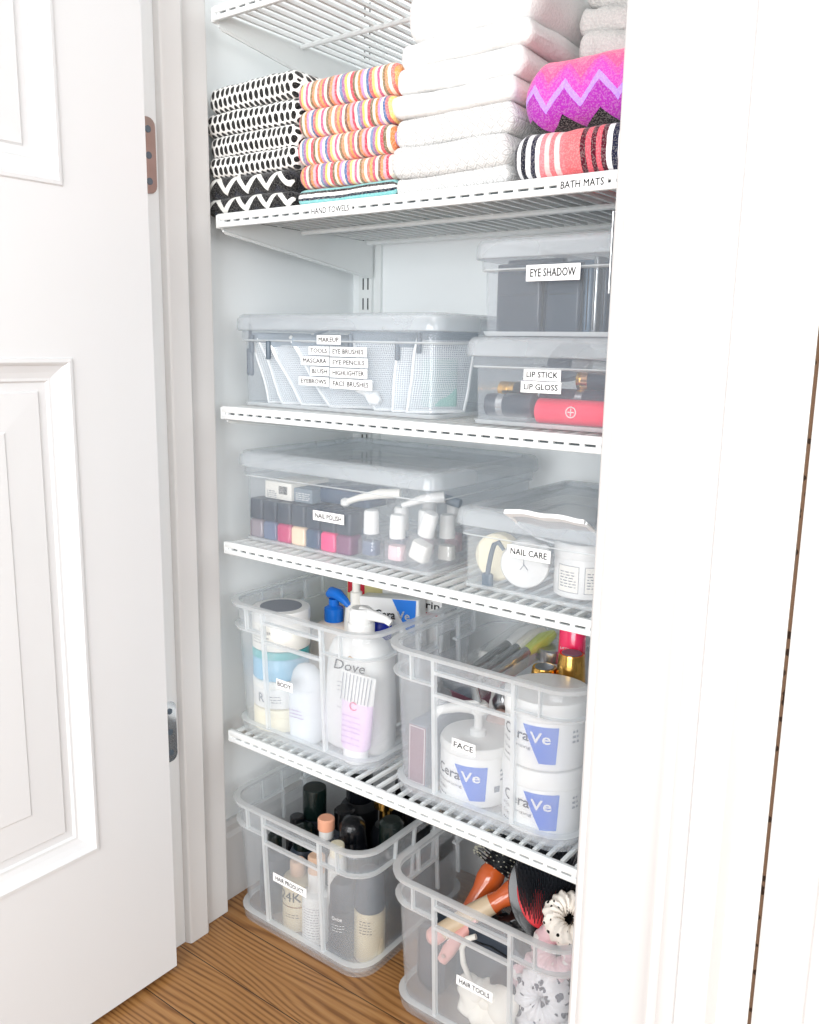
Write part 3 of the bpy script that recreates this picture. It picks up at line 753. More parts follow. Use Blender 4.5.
# ---- eye shadow palettes standing on edge
zb = ZS[2] + .0962 + .004
for k, (x, y, wd, dp, h, rz, m, lb) in enumerate((
        (.398,.050,.054,.012,.074,.03,'slate2','wide blue-black palette at the left front of the eye shadow box'),
        (.458,.052,.040,.011,.074,-.02,'slate','charcoal palette behind the EYE SHADOW label'),
        (.503,.052,.008,.055,.072,.05,'steelblue','steel blue palette right of the charcoal one, seen edge on'),
        (.514,.047,.0065,.06,.078,.04,'silver','bright silver palette standing edge on'),
        (.5245,.047,.006,.06,.072,.04,'slate','dark palette just right of the silver one'),
        (.533,.047,.005,.06,.070,.04,'steelblue','blue-grey palette at the right end of the eye shadow row'),
        (.400,.068,.070,.012,.080,-.03,'slate','tall dark palette standing behind the wide blue-black one'),
        (.475,.072,.050,.012,.077,.05,'steelblue','bluish palette standing behind the charcoal one'))):
    g = T('eyeshadow_palette', lb, (x,y,zb), 'palettes in the EYE SHADOW box', (0,0,rz), 'makeup palette')
    b = B(); b.rbox(0,wd,0,dp,0,h,.003); part('case', b, m, g)
    b = B()
    if wd > dp: b.box(.004,wd-.004,-.0004,0,h*.55,h*.56); b.box(-.0002,wd+.0002,dp*.45,dp*.55,.004,h-.004)
    else: b.box(wd*.42,wd*.58,-.0004,0,.004,h-.004)
    part('seam', b, 'black', g, smooth=False)

# ---- lipsticks
zb = ZS[2] + .005
def lipstick(label, p0, p1, r, body, band, cap, grp='tubes in the LIP STICK box', fl=.25, name='lipstick'):
    p0, p1 = Vector(p0), Vector(p1); d = p1-p0; n_ = d.normalized(); q = p0 + d*fl
    g = T(name, label, tuple(p0), grp, cat='lipstick')
    b = B(); b.tube([Vector(), n_*.0012, d*fl-n_*.001, d*fl], r, 18, radii=[r*.85, r, r, r*.96]); part('base', b, body, g)
    b = B(); b.tube([d*fl, d*fl+n_*.008], r*.98, 18); part('band', b, band, g)
    b = B(); b.tube([d*fl+n_*.008, d*fl+n_*.009, d-n_*.0015, d], r, 18, radii=[r*.96, r*1.02, r*1.02, r*.85]); part('cap', b, cap, g); return g
lipstick('black lipstick with a silver band lying at the left of the lip box', (.396,.044,.7955), (.455,.048,.7965), .0130, 'navy', 'chrome', 'navy')
lipstick('black lipstick with a silver band lying behind the red case', (.452,.068,.802), (.545,.074,.802), .0140, 'navy', 'chrome', 'navy', fl=.45)
lipstick('small black and gold lipstick lying on the left black one', (.395,.072,.812), (.440,.070,.812), .009, 'gold', 'gold', 'black', fl=.3)
lipstick('dark lipstick with a gold end on top of the right black one', (.490,.080,.825), (.555,.076,.826), .0120, 'gold', 'rosegold', 'navy', fl=.1)
b = B(); b.tube([(.464,.0390,.7930),(.465,.0390,.7930),(.553,.0390,.7930),(.554,.0390,.7930)], .0125, 22, radii=[.011,.0135,.0135,.011])
g = T('lipstick', 'coral red lipstick case lying at the lower right of the lip box', (0,0,0), 'tubes in the LIP STICK box'); part('case', b, 'pinkred', g)
b = B(); pts = [(0.5+.008+.0055*math.cos(a), .0252, .794+.0055*math.sin(a)) for a in [2*PI*k/20 for k in range(21)]]; b.tube(pts, .0006, 5); b.box(.5045,.5115,.0248,.0256,.7935,.7945); b.box(.5076,.5084,.0248,.0256,.790,.798); part('emblem', b, 'white', g, smooth=False, label='round white emblem')
b = B(); b.tube([(.405,.034,.7835),(.455,.034,.7835)], .006, 12); g = T('lip_gloss', 'clear lip gloss tube lying under the left black lipstick', (0,0,0), 'tubes in the LIP STICK box', cat='lip gloss'); part('tube', b, 'glass', g)
g = T('clear_case', 'clear plastic case in the upper right of the lip box', (.487,.060,.834), cat='case', rot=(0,.06,0))
b = B(); b.rbox(0,.055,0,.03,0,.014,.004); part('tray', b, 'clearpack', g); b = B(); b.rbox(-.001,.056,-.001,.031,.0145,.018,.004); part('lid', b, 'silver', g)
g = T('compact', 'smoky round compact tilted behind the clear case in the lip box', (.465,.11,.842), rot=(.9,0,0))
b = B(); b.lathe([(.024,0),(.027,.002),(.027,.005)], n=36); part('base', b, 'dusty', g); b = B(); b.lathe([(.027,.0055),(.027,.009),(.024,.011)], n=36); part('lid', b, 'dusty', g)
lipstick('grey lip tube lying crosswise in the middle of the lip box', (.420,.100,.826), (.470,.10,.838), .009, 'dusty', 'chrome', 'dusty')

# ---- nail polish
zp = ZS[3] + .005
def polish(label, loc, pm, cm, w=.026, h=.036, ch=.036, cr=.0085, square=True, rot=(0,0,0), wide_cap=False):
    g = T('nail_polish_bottle', label, loc, 'bottles in the NAIL POLISH box', rot, 'nail polish')
    p = 7 if square else 2.6; a = w/2
    b = oval([(a*.86,a*.86,0),(a,a,.002),(a,a,h*.82),(a*.86,a*.86,h*.93),(cr*.8,cr*.8,h)], p); part('bottle', b, pm, g)
    b = oval([((a*.96 if wide_cap else cr),(a*.96 if wide_cap else cr),h),((a*.98 if wide_cap else cr),(a*.98 if wide_cap else cr),h+.002),((a*.94 if wide_cap else cr*.93),(a*.94 if wide_cap else cr*.93),h+ch-.002),((a*.85 if wide_cap else cr*.8),)*2+(h+ch,)], 7 if wide_cap else 2); part('cap', b, cm, g)
    return g
names_ = [('greyp','grey polish with a black square cap at the left end of the row'),('slatep','slate polish with a black square cap, second in the front row'),('magenta','magenta polish with a black square cap'),('nudep','nude polish with a black square cap'),('navyp','navy polish with a black square cap'),('pinkp','bright pink polish with a black square cap under the label'),('plump','plum polish with a black square cap, last of the dark-capped row')]
for k, (pm, lb) in enumerate(names_): polish(lb, (.030+.0270*k, .0415, zp), pm, 'navy', w=.0262, h=.0270, ch=.0280, wide_cap=True)
for k in range(6): polish('dark polish with a black square cap in the second row of the box' if k < 5 else 'dark polish with a black square cap at the right end of the second row', (.040+.0268*k, .072, zp), 'slatep', 'navy', w=.0258, h=.0270, ch=.0280, wide_cap=True)
def glassy(label, loc, fill, cap, w=.031, h=.033, ch=.030, rot=(0,0,0), cr=.0098):
    g = T('nail_polish_bottle', label, loc, 'bottles in the NAIL POLISH box', rot, 'nail polish'); a = w/2
    b = oval([(a*.92,a*.8,0),(a,a*.86,.003),(a*.96,a*.84,h*.75),(a*.7,a*.6,h*.93),(cr*.8,cr*.8,h)], 4); part('bottle', b, 'glass', g)
    b = oval([(a*.66,a*.5,.006),(a*.70,a*.55,.008),(a*.66,a*.5,h*.72)], 4); part('polish', b, fill, g)
    b = oval([(cr,cr,h+.0005),(cr*1.02,cr*1.02,h+.003),(cr*.96,cr*.96,h+ch-.002),(cr*.8,cr*.8,h+ch)]); part('cap', b, cap, g); return g
glassy('clear square bottle with a white cap right of the dark row', (.232,.038,zp), 'slatep', 'white')
glassy('blush pink polish with a white cap in the front row', (.274,.038,zp), 'blushp', 'white')
glassy('milky polish bottle tilted to the right at the front corner', (.304,.040,zp+.006), 'milkp', 'white', w=.036, h=.038, rot=(0,.30,0))
glassy('milky polish with a ribbed white cap by the right wall of the box', (.320,.080,zp), 'milkp', 'white', w=.030)
glassy('slate polish with a white cap behind the clear square bottle', (.246,.082,zp), 'slatep', 'white')
glassy('blush polish with a white cap behind the pink one', (.282,.086,zp), 'blushp', 'white')
glassy('milky polish with a white cap in the third row of the box', (.262,.122,zp), 'milkp', 'white', h=.040)
glassy('pale polish with a white cap in the third row near the right', (.300,.124,zp), 'blushp', 'white', h=.040)
g = T('polish_carton', 'white carton with a barcode lying on the dark caps in the polish box', (.034,.044,zp+.0558), rot=(0,0,-.02), cat='carton')
b = B(); b.rbox(0,.052,0,.075,0,.024,.001); part('carton', b, 'offwhite', g); b = B(); r_ = random.Random(5); x = .028
while x < .044: wd = r_.uniform(.0005,.0013); b.box(x,x+wd,-.0005,-.0001,.008,.019); x += wd+r_.uniform(.0006,.0012)
part('barcode', b, 'ink', g, smooth=False); b = B(); lines(b, .004,.023,.010,4,.0028,y=-.0004); part('print', b, 'ink_soft', g, smooth=False)
g = T('polish_carton', 'greyish carton right of the barcode carton in the polish box', (.088,.046,zp+.0558), cat='carton'); b = B(); b.rbox(0,.034,0,.07,0,.019,.001); part('carton', b, 'zip', g); b = B(); lines(b,.004,.03,.012,4,.0028,y=-.0004); part('print', b, 'white', g, smooth=False)
b = B(); b.rbox(.114,.205,.062,.13,zp+.0558,zp+.078,.010,6); tag(part('pouch_case', b, 'navyp'), 'soft dark blue case lying on the polish bottles behind the label', 'case')
g = T('cuticle_brush', 'pale green nail brush lying over the dark blue case', (.182,.045,zp+.066), cat='nail brush')
b = B(); b.tube([(.0,0,0),(.02,.004,.008),(.05,.01,.016),(.075,.02,.018)], .004, 10, radii=[.004,.0045,.0065,.006]); part('handle', b, 'offwhite', g); b = B(); b.lathe([(.002,-.006),(.0062,-.003),(.0062,.003),(.002,.006)], n=14); part('tip', b, 'white', g)
g = T('tape_roll', 'clear tape roll lying behind the green nail brush', (.235,.095,zp+.074), cat='tape', rot=(.5,0,0)); b = B(); b.rings([[(r*math.cos(2*PI*k/36), r*math.sin(2*PI*k/36), z) for k in range(36)] for r, z in ((.022,-.006),(.022,.006),(.014,.006),(.014,-.006),(.022,-.006))], False, False); part('roll', b, 'clearpack', g)
b = B(); b.tube([(.262,.062,zp+.069),(.282,.075,zp+.078),(.308,.09,zp+.082)], .005, 10, radii=[.0035,.0055,.008]); tag(part('dropper', b, 'white'), 'white dropper lying on the white-capped bottles', 'dropper')
b = B(); b.tube([(.295,.10,zp+.079),(.322,.105,zp+.073)], .006, 10); tag(part('nail_file', b, 'zip'), 'grey rod across the right end of the polish box', 'nail file')

# ---- nail care
g = T('cream_jar', 'yellowish round jar standing on edge at the left of the nail care box', (.409,.066,ZS[3]+.033), rot=(PI/2,0,.05), cat='jar')
b = B(); b.lathe([(.024,-.028),(.0265,-.024),(.0265,0)], n=40); part('jar', b, 'glass', g); b = B(); b.lathe([(.0275,.0),(.0278,.003),(.0278,.015),(.025,.018)], n=40); part('lid', b, 'cream', g)
g = T('cream_jar', 'white round jar lid facing out in the middle of the nail care box', (.448,.054,ZS[3]+.033), rot=(PI/2,0,.35), cat='jar')
b = B(); b.lathe([(.024,-.030),(.0265,-.026),(.0265,0)], n=40); part('jar', b, 'white', g); b = B(); b.lathe([(.0275,.0),(.0280,.003),(.0280,.011),(.0265,.0135),(.024,.0138)], n=44); lo = part('lid', b, 'white', g)
b = B(); b.tube([(-.001,.006,.0142),(-.001,-.001,.0142),(-.005,-.006,.0142)], .0005, 5); b.tube([(-.001,.001,.0142),(.004,-.006,.0142)], .0005, 5); b.lathe([(.0016,.0138),(.0016,.0146)], -.001, .008, 0, 10); part('emblem', b, 'ink_soft', lo, smooth=False)
g = T('cream_jar', 'large white jar with framed grey labels at the right of the nail care box', (.513,.068,ZS[3]+.005), rot=(0,0,.1), cat='jar')
b = B(); b.lathe([(.029,0),(.0325,.002),(.0328,.006),(.0328,.043),(.031,.046)], n=48); part('jar', b, 'white', g)
b = B(); b.lathe([(.0335,.0445),(.0338,.046),(.0338,.058),(.032,.061),(.02,.0615)], n=48); part('lid', b, 'white', g)
for x0, x1 in ((-.020,.006),(.012,.036)):
    b = B(); wrap_poly(b, [(x0,x1,.008),(x0,x1,.038)], .0328, 12, .0003); lo = part('label', b, 'offwhite', g, smooth=False)
    b = B()
    for q in ((x0,x1,.008,.0087),(x0,x1,.0373,.038),(x0,x0+.0006,.008,.038),(x1-.0006,x1,.008,.038)): wrap_poly(b, [(q[0],q[1],q[2]),(q[0],q[1],q[3])], .0328, 10, .0006)
    lines(b, x0+.003, x1-.003, .030, 6, .0032, R=.0330, seed=int(x1*1000)); part('print', b, 'ink_soft', lo, smooth=False)
g = T('nail_buffer', 'grey looped-handle nail tool hanging in front of the yellowish jar', (.417,.026,0), cat='nail tool')
b = B(); pts = [(.017,0,.636),(.010,0,.644),(.004,0,.640),(.001,0,.630),(-.002,0,.614),(-.003,0,.604)]; b.tube(pts, .0028, 8, radii=[.002,.0028,.003,.003,.003,.003]); part('handle', b, 'zipdark', g)
b = B(); b.rbox(-.010,.004,-.004,.004,.588,.606,.004); part('pad', b, 'zipdark', g)
g = T('small_vial', 'small white vial pushed between the two white jars', (.474,.056,.622), rot=(.9,0,.3), cat='vial'); b = B(); b.lathe([(.006,0),(.0072,.002),(.0072,.022),(.005,.026)], n=20); part('bottle', b, 'glass', g); b = B(); b.lathe([(.0055,.026),(.0055,.036),(.004,.037)], n=18); part('cap', b, 'white', g)
g = pouch('grey net pouch lying flat over the jars in the nail care box', (.455,.060,ZS[3]+.064), (1.10,0,.05), .09, .085, t=.012, pull=False, zmat='white_satin'); g['group'] = 'contents of the NAIL CARE box'
b = B(); b.rbox(.475,.500,.17,.20,ZS[3]+.005,ZS[3]+.080,.004); tag(part('small_carton', b, 'dusty'), 'dark grey carton standing at the back of the nail care box', 'carton')

# ---- body bin
zl = ZS[4] + .006
def jar(label, loc, R, h, jm, lm, lh, rot=0.0, wall=None, name='cream_jar', group=None):
    g = T(name, label, loc, group, (0,0,rot), 'jar')
    b = B(); b.lathe([(R*.9,0),(R*.985,.0015),(R*.985,h-lh-.003),(R*.93,h-lh)], n=48); part('jar', b, jm, g)
    b = B(); b.lathe([(R*1.0,h-lh),(R,h-lh+.001),(R,h-.003),(R*.97,h-.0006),(R*.9,h)], n=48); part('lid', b, lm, g); return g
X0, Y0_ = .0495, .056
g = jar('low cream-yellow jar at the bottom of the jar column', (X0,Y0_,zl), .0405, .034, 'cream', 'cream', .012, group='jars stacked in the BODY bin')
g = jar('white jar with a printed letter R, second from the bottom of the column', (X0-.002,Y0_,zl+.0345), .0395, .042, 'white', 'offwhite', .011, group='jars stacked in the BODY bin')
b = B(); put_text(b, 'R', -.004, .010, h=.013, R=.0395, bold=.0006); lines(b, .010, .032, .019, 3, .0042, R=.0393); part('print', b, 'ink_soft', g, smooth=False)
g = jar('turquoise translucent jar, third from the bottom of the column', (X0,Y0_,zl+.077), .0410, .044, 'tealjar', 'tealband', .011, group='jars stacked in the BODY bin')
g = jar('white jar with a grey printed lid on top of the column', (X0+.001,Y0_,zl+.1215), .0420, .057, 'offwhite', 'white', .016, group='jars stacked in the BODY bin')
b = B(); put_text(b, 'BODY BUTTER', -.016, .026, w=.034, h=.004, R=.0417); lines(b, -.014, .018, .020, 3, .004, R=.0417, seed=9); part('print', b, 'ink_soft', g, smooth=False)
b = B(); b.lathe([(.030,.0571),(.030,.0576)], n=40); part('lid_print', b, 'ink_soft', g, smooth=False, label='grey printed disc on the lid')

g = T('lotion_bottle', 'large white pump bottle reading Dove at the front of the body bin', (.189,.070,zl), rot=(0,0,.16), cat='bottle')
b = oval([(.046,.022,0),(.051,.026,.004),(.053,.028,.04),(.051,.027,.10),(.047,.026,.135),(.040,.024,.152),(.026,.020,.160),(.018,.018,.163)], 2.5, 40); part('bottle', b, 'white', g)
b = B(); b.lathe([(.0185,.163),(.0190,.164),(.0190,.178),(.0175,.180)], n=32); part('collar', b, 'white', g)
b = B(); b.lathe([(.0165,.180),(.0168,.182),(.0160,.197),(.013,.200)], n=32); b.tube([(.0,0,.193),(.020,-.001,.192),(.040,-.002,.190),(.048,-.002,.186)], .006, 12, radii=[.010,.0075,.0055,.0048]); part('pump', b, 'white', g)
b = B(); put_text(b, 'Dove', -.026, .118, w=.048, h=.0140, y=-.0280, bold=.0002, slant=.25); part('lettering', b, 'ink', g, smooth=False, label='grey Dove lettering')
b = B(); lines(b, -.020, .016, .100, 3, .006, y=-.0284); put_text(b, 'body lotion', -.02, .062, w=.032, h=.004, y=-.0286); part('print', b, 'ink_soft', g, smooth=False)
b = B(); b.tube([(-.006,-.0268,.134),(-.001,-.0268,.139),(.005,-.0268,.136),(0,-.0268,.132)], .0011, 6); part('emblem', b, 'gold', g)
g = T('cream_tube', 'lilac and white striped cream tube standing on its cap before the big pump bottle', (.212,.0325,zl), rot=(.02,.05,.14), cat='tube')
b = oval([(.016,.013,0),(.0175,.0142,.001),(.0175,.0142,.018),(.016,.013,.020)], 2, 30); part('cap', b, 'white', g)
b = oval([(.019,.0145,.020),(.0215,.0145,.023),(.0235,.011,.060),(.0245,.0075,.085)], 2.1, 30); part('tube', b, 'lilac', g)
b = oval([(.0245,.0075,.085),(.0262,.0035,.110),(.0270,.0012,.118),(.0270,.0010,.124)], 2.1, 30); tp = part('crimp', b, 'white', g, label='white striped end of the tube')
b = B()
for k in range(9): x = -.022+.0052*k; b.add([(x,-.0083,.0865),(x+.0014,-.0083,.0865),(x*1.05+.0014,-.0022,.122),(x*1.05,-.0022,.122)], [(0,1,2,3)])
part('stripes', b, 'ink_soft', tp, smooth=False)
b = B(); b.tube([(.0055*math.cos(a)+.0, -.0102, .082+.0055*math.sin(a)) for a in [.6+5.1*k/14 for k in range(15)]], .0009, 5); part('emblem', b, 'pinkprint', g, label='pink ring emblem')
b = B(); r_ = random.Random(2)
for k, (s_, z) in enumerate((('ultra repair', .068), ('firming cream', .060), ('with niacinamide', .053), ('and collagen', .046), ('for face & body', .037), ('net wt 5 oz', .029))): put_text(b, s_, -.014, z, w=.028, h=.0035, y=-.0152+.00004*k)
part('print', b, 'purpleprint', g, smooth=False)
g = T('lotion_bottle', 'pale translucent bottle between the jar column and the big pump bottle', (.117,.038,zl), rot=(0,0,.1), cat='bottle')
b = oval([(.021,.015,0),(.024,.019,.003),(.0255,.020,.03),(.0250,.020,.070),(.0235,.019,.078)], 2.3, 32); part('bottle', b, 'milky', g)
b = oval([(.0232,.0188,.078),(.0225,.018,.090),(.019,.0155,.102),(.013,.011,.109),(.006,.005,.112)], 2.1, 32); part('cap', b, 'milky', g)
b = B(); lines(b, -.012, .012, .050, 3, .005, y=-.0232); part('print', b, 'purpleprint', g, smooth=False)
g = T('lotion_bottle', 'beige lotion bottle with a blue pump at the back of the body bin', (.070,.148,zl), cat='bottle')
b = oval([(.034,.022,0),(.038,.026,.004),(.039,.027,.09),(.036,.025,.118),(.026,.020,.132),(.013,.013,.138)], 2.4, 36); part('bottle', b, 'lotion', g)
b = B(); b.lathe([(.0145,.138),(.0148,.140),(.0148,.158),(.012,.160),(.008,.162),(.008,.172)], n=28); part('collar', b, 'blue', g)
b = B(); b.tube([(-.012,.0,.176),(-.004,0,.181),(.010,-.002,.181),(.026,-.004,.174),(.034,-.005,.168)], .006, 12, radii=[.005,.009,.0085,.006,.004]); part('pump', b, 'blue', g)
g = T('spray_bottle', 'small white spray bottle behind the white pump head', (.108,.155,zl), cat='bottle')
b = B(); b.lathe([(.016,0),(.018,.002),(.018,.140),(.016,.165),(.010,.172)], n=28); part('bottle', b, 'offwhite', g); b = B(); b.lathe([(.009,.172),(.009,.188),(.006,.190),(.006,.208),(.004,.210)], n=20); part('nozzle', b, 'offwhite', g)
g = T('cream_tube', 'white tube with a blue wedge reading CeraVe at the back of the body bin', (.172,.172,zl), rot=(-.04,-.06,.25), cat='tube')
b = B(); b.rbox(-.048,.048,-.014,.014,0,.187,.003); part('tube', b, 'white', g)
b = B(); b.add([(.006,-.0146,.186),(.044,-.0146,.186),(.040,-.0146,.135),(.030,-.0146,.135)], [(0,1,2,3)]); part('wedge', b, 'brandblue2', g, smooth=False)
b = B(); put_text(b, 'Cera', -.022, .156, w=.032, h=.013, y=-.0150, bold=.0004); part('lettering', b, 'ink', g, smooth=False); b = B(); put_text(b, 'Ve', .013, .156, w=.020, h=.0125, y=-.0152, bold=.0006); part('lettering', b, 'white', g, smooth=False, label='white lettering on the blue wedge')
g = T('ointment_carton', 'white carton with dark print and a red stroke behind the blue-wedged tube', (.170,.222,zl), rot=(0,0,.1), cat='carton')
b = B(); b.rbox(-.052,.052,-.015,.015,0,.186,.0015); part('carton', b, 'white', g); b = B(); put_text(b, 'Eucerin', -.018, .168, w=.066, h=.0105, y=-.0154, bold=.0005); part('lettering', b, 'ink', g, smooth=False)
b = B(); b.box(-.04,.045,-.0156,-.0150,.158,.1615); part('red_stroke', b, 'red', g, smooth=False)
g = T('small_carton', 'pale yellow carton with a red patch behind the spray bottle', (.062,.235,zl), rot=(0,0,.1), cat='carton'); b = B(); b.rbox(-.030,.038,-.012,.012,0,.190,.0015); part('carton', b, 'yellowcard', g); b = B(); b.box(-.028,.004,-.0126,-.0121,.160,.182); part('patch', b, 'red', g, smooth=False)
g = T('lotion_bottle', 'bottle with a royal blue cap behind the white pump head', (.180,.122,zl), cat='bottle'); b = B(); b.lathe([(.020,0),(.022,.002),(.022,.130),(.014,.142)], n=28); part('bottle', b, 'white', g); b = B(); b.lathe([(.0165,.142),(.017,.143),(.017,.166),(.014,.170)], n=28); part('cap', b, 'royal', g)

# ---- face bin
def tub(label, loc, R=.0495, lid=True, pump=False, h=.0805, rot=0.0, grp='white tubs with a blue wedge'):
    g = T('cream_tub', label, loc, grp, (0,0,rot), 'tub')
    hb = h*.72
    b = B(); b.lathe([(R*.93,0),(R*.99,.002),(R,.006),(R,hb-.002),(R*.97,hb)], n=56); part('jar', b, 'white', g)
    b = B(); wrap_poly(b, [(.014,.033,.010),(-.007,.035,.054)], R, 14, .0003); part('wedge', b, 'brandblue', g, smooth=False)
    b = B(); put_text(b, 'Cera', -.0385, .034, w=.0395, h=.0125, R=R+.0006, bold=.0005); put_text(b, 'Moisturizing', -.040, .0235, w=.044, h=.0052, R=R+.0005); put_text(b, 'Cream', -.040, .0155, w=.020, h=.0045, R=R+.0005); lines(b, -.040, -.018, .0075, 1, .003, R=R, seed=4, h=.002); part('lettering', b, 'ink', g, smooth=False)
    b = B(); put_text(b, 'Ve', .0025, .0340, w=.0235, h=.0125, R=R+.0008, bold=.0005); part('lettering', b, 'white', g, smooth=False, label='white letters on the blue wedge')
    b = B(); lines(b, .052, .062, .046, 3, .006, R=R, seed=7, h=.003); part('print', b, 'ink_soft', g, smooth=False)
    if not pump:
        b = B(); b.lathe([(R*1.01,hb+.0005),(R*1.03,hb+.0015),(R*1.03,h-.003),(R*1.0,h-.0005),(R*.95,h)], n=56); part('lid', b, 'white', g)
    else:
        b = B(); b.lathe([(R*1.01,hb+.0005),(R*1.02,hb+.0015),(R*1.02,hb+.008),(R*.97,hb+.012),(R*.5,hb+.0125)], n=56); part('lid', b, 'white', g)
        b = B(); b.lathe([(.010,hb+.0125),(.010,hb+.020),(.0055,hb+.022),(.0055,hb+.040),(.012,hb+.042),(.012,hb+.052),(.009,hb+.055)], n=28)
        b.tube([(0,0,hb+.048),(-.022,-.012,hb+.048),(-.042,-.022,hb+.042),(-.050,-.026,hb+.036)], .006, 12, radii=[.009,.007,.0055,.0045]); part('pump', b, 'white', g)
        b = B(); wrap_poly(b, [(.044,.052,.020),(.044,.052,.028)], R, 5, .0003); part('seal', b, 'dusty', g, smooth=False)
    return g
tub('white tub reading CeraVe at the bottom of the stacked pair', (.4795,.0640,zl), rot=.12)
tub('white tub reading CeraVe on top of the stacked pair', (.4790,.0640,zl+.0808), rot=.04)
tub('white pump tub reading CeraVe left of the stacked pair', (.3835,.066,zl), R=.0460, pump=True, h=.088, rot=.08)
g = T('mauve_carton', 'grey-sided mauve carton standing in the left front of the face bin', (.3025,.030,zl), cat='carton')
b = B(); b.rbox(0,.028,0,.10,0,.082,.001); part('carton', b, 'greycard', g); b = B(); b.box(.001,.027,-.0006,0,.002,.080); fo = part('front', b, 'mauve', g, smooth=False, label='mauve front of the carton')
b = B(); 
for q in ((.0022,.0258,.0032,.0040),(.0022,.0258,.0780,.0788),(.0022,.0030,.0032,.0788),(.0250,.0258,.0032,.0788)): b.box(q[0],q[1],-.0010,-.0006,q[2],q[3])
part('border', b, 'white', fo, smooth=False)
g = T('plum_box', 'plum brown box lying behind the mauve carton, seen through the handle', (.300,.135,zl+.070), rot=(.35,.0,-.1), cat='box'); b = B(); b.rbox(0,.06,0,.045,0,.03,.002); part('box', b, 'mauvedark', g); b = B(); b.rbox(-.0008,.0608,-.0008,.0458,.022,.0312,.002); part('lid', b, 'mauve', g)
b = B(); b.rbox(.302,.36,.135,.19,zl,zl+.066,.004); tag(part('small_carton', b, 'dusty'), 'grey box standing under the plum box at the back of the face bin', 'carton')
g = T('cream_tube', 'plain white tube standing behind the pump head in the face bin', (.352,.128,zl), rot=(-.1,0,0), cat='tube'); b = oval([(.013,.012,0),(.014,.013,.02),(.0165,.010,.08),(.018,.002,.145)], 2, 26); part('tube', b, 'white', g); b = B(); b.box(-.018,.018,-.002,.002,.145,.153); part('crimp', b, 'white', g, smooth=False)
def brushpack():
    g = T('brush_pack', 'clear sleeve of silver makeup brushes leaning diagonally in the face bin', (.322,.085,zl+.118), rot=(.30,-.05,-.30), cat='brush pack')
    b = B(); b.rbox(0,.068,0,.175,0,.024,.006); part('sleeve', b, 'clearpack', g)
    for k, x in enumerate((.016,.034,.052)):
        b = B(); b.tube([(x,.02,.012),(x,.06,.012),(x,.10,.012)], .006, 10, radii=[.003,.006,.007]); part('handle', b, 'silver', g)
        b = B(); b.tube([(x,.10,.012),(x,.13,.012),(x,.15,.012)], .008, 12, radii=[.007,.011,.006]); part('brush_head', b, ('white_satin','offwhite','lime')[k], g, label='lime brush tip' if k == 2 else None)
    b = B(); b.rbox(-.003,.071,-.004,.0,-.001,.026,.002); part('seal', b, 'silver', g)
brushpack()
for k, (x, y, z, r, mt, lb) in enumerate(((.385,.122,.066,.020,'sponge','rounded pinkish beige sponge behind the handle opening'),(.408,.135,.090,.019,'sponge','second beige sponge wedged above the first in the face bin'),(.372,.142,.094,.016,'silver','crumpled silver blister pack under the brush sleeve'),(.430,.132,.072,.017,'black_matte','black sponge beside the beige ones in the face bin'))):
    b = B(); bmesh.ops.create_icosphere(b.bm, subdivisions=3, radius=r)
    for v in b.bm.verts: v.co += v.co.normalized()*noise.noise(v.co*70+Vector((k,0,0)))*.005; v.co.z *= 1.15
    o = part('makeup_sponge' if k != 2 else 'foil_pack', b, mt); o.location = (x,y,zl+z); tag(o, lb, 'sponge' if k != 2 else 'pack', 'bits behind the tubs in the FACE bin')
def capped(label, loc, r, h, ch, bm_, cm, topm=None, rot=(0,0,0), rim=None):
    g = T('serum_bottle', label, loc, 'small bottles behind the stacked tubs', rot, 'bottle')
    b = B(); b.lathe([(r*.95,0),(r,.002),(r,h-ch-.004),(r*.85,h-ch)], n=28); part('bottle', b, bm_, g)
    b = B(); b.lathe([(r*1.0,h-ch),(r*1.02,h-ch+.002),(r*.86,h-.002),(r*.82,h)], n=28); part('cap', b, cm, g)
    if topm: b = B(); b.lathe([(r*.68,h+.0001),(r*.66,h+.0008)], n=24); part('cap_inset', b, topm, g)
    return g
capped('red bottle with a gold cap and dark top, nearer to the pink one', (.468,.142,zl), .0185, .180, .040, 'red', 'gold', 'dusty')
capped('small red bottle with a gold cap and dark top, left of the other gold cap', (.4335,.138,zl), .0180, .155, .026, 'hotpink', 'gold', 'dusty')
g = T('serum_bottle', 'hot pink bottle with a rounded top at the back of the face bin', (.452,.175,zl), 'small bottles behind the stacked tubs', cat='bottle'); b = oval([(.016,.013,0),(.018,.015,.003),(.018,.015,.15),(.017,.014,.160)], 2.4); part('bottle', b, 'red', g); b = oval([(.0165,.014,.160),(.0175,.0145,.162),(.0165,.014,.198),(.012,.010,.205),(.006,.005,.2065)], 2.4); part('cap', b, 'hotpink', g)
b = B(); put_text(b, 'LIFTING', -.009, .175, w=.018, h=.003, y=-.0149); put_text(b, 'SERUM', -.007, .168, w=.014, h=.003, y=-.0149); part('print', b, 'white', g, smooth=False)
g = T('glass_jar', 'small clear jar at the back between the brushes and the pink bottle', (.420,.185,zl), cat='jar'); b = B(); b.lathe([(.02,0),(.022,.002),(.022,.150)], n=28); part('jar', b, 'glass', g); b = B(); b.lathe([(.0225,.150),(.0225,.164),(.02,.166)], n=28); part('lid', b, 'silver', g)

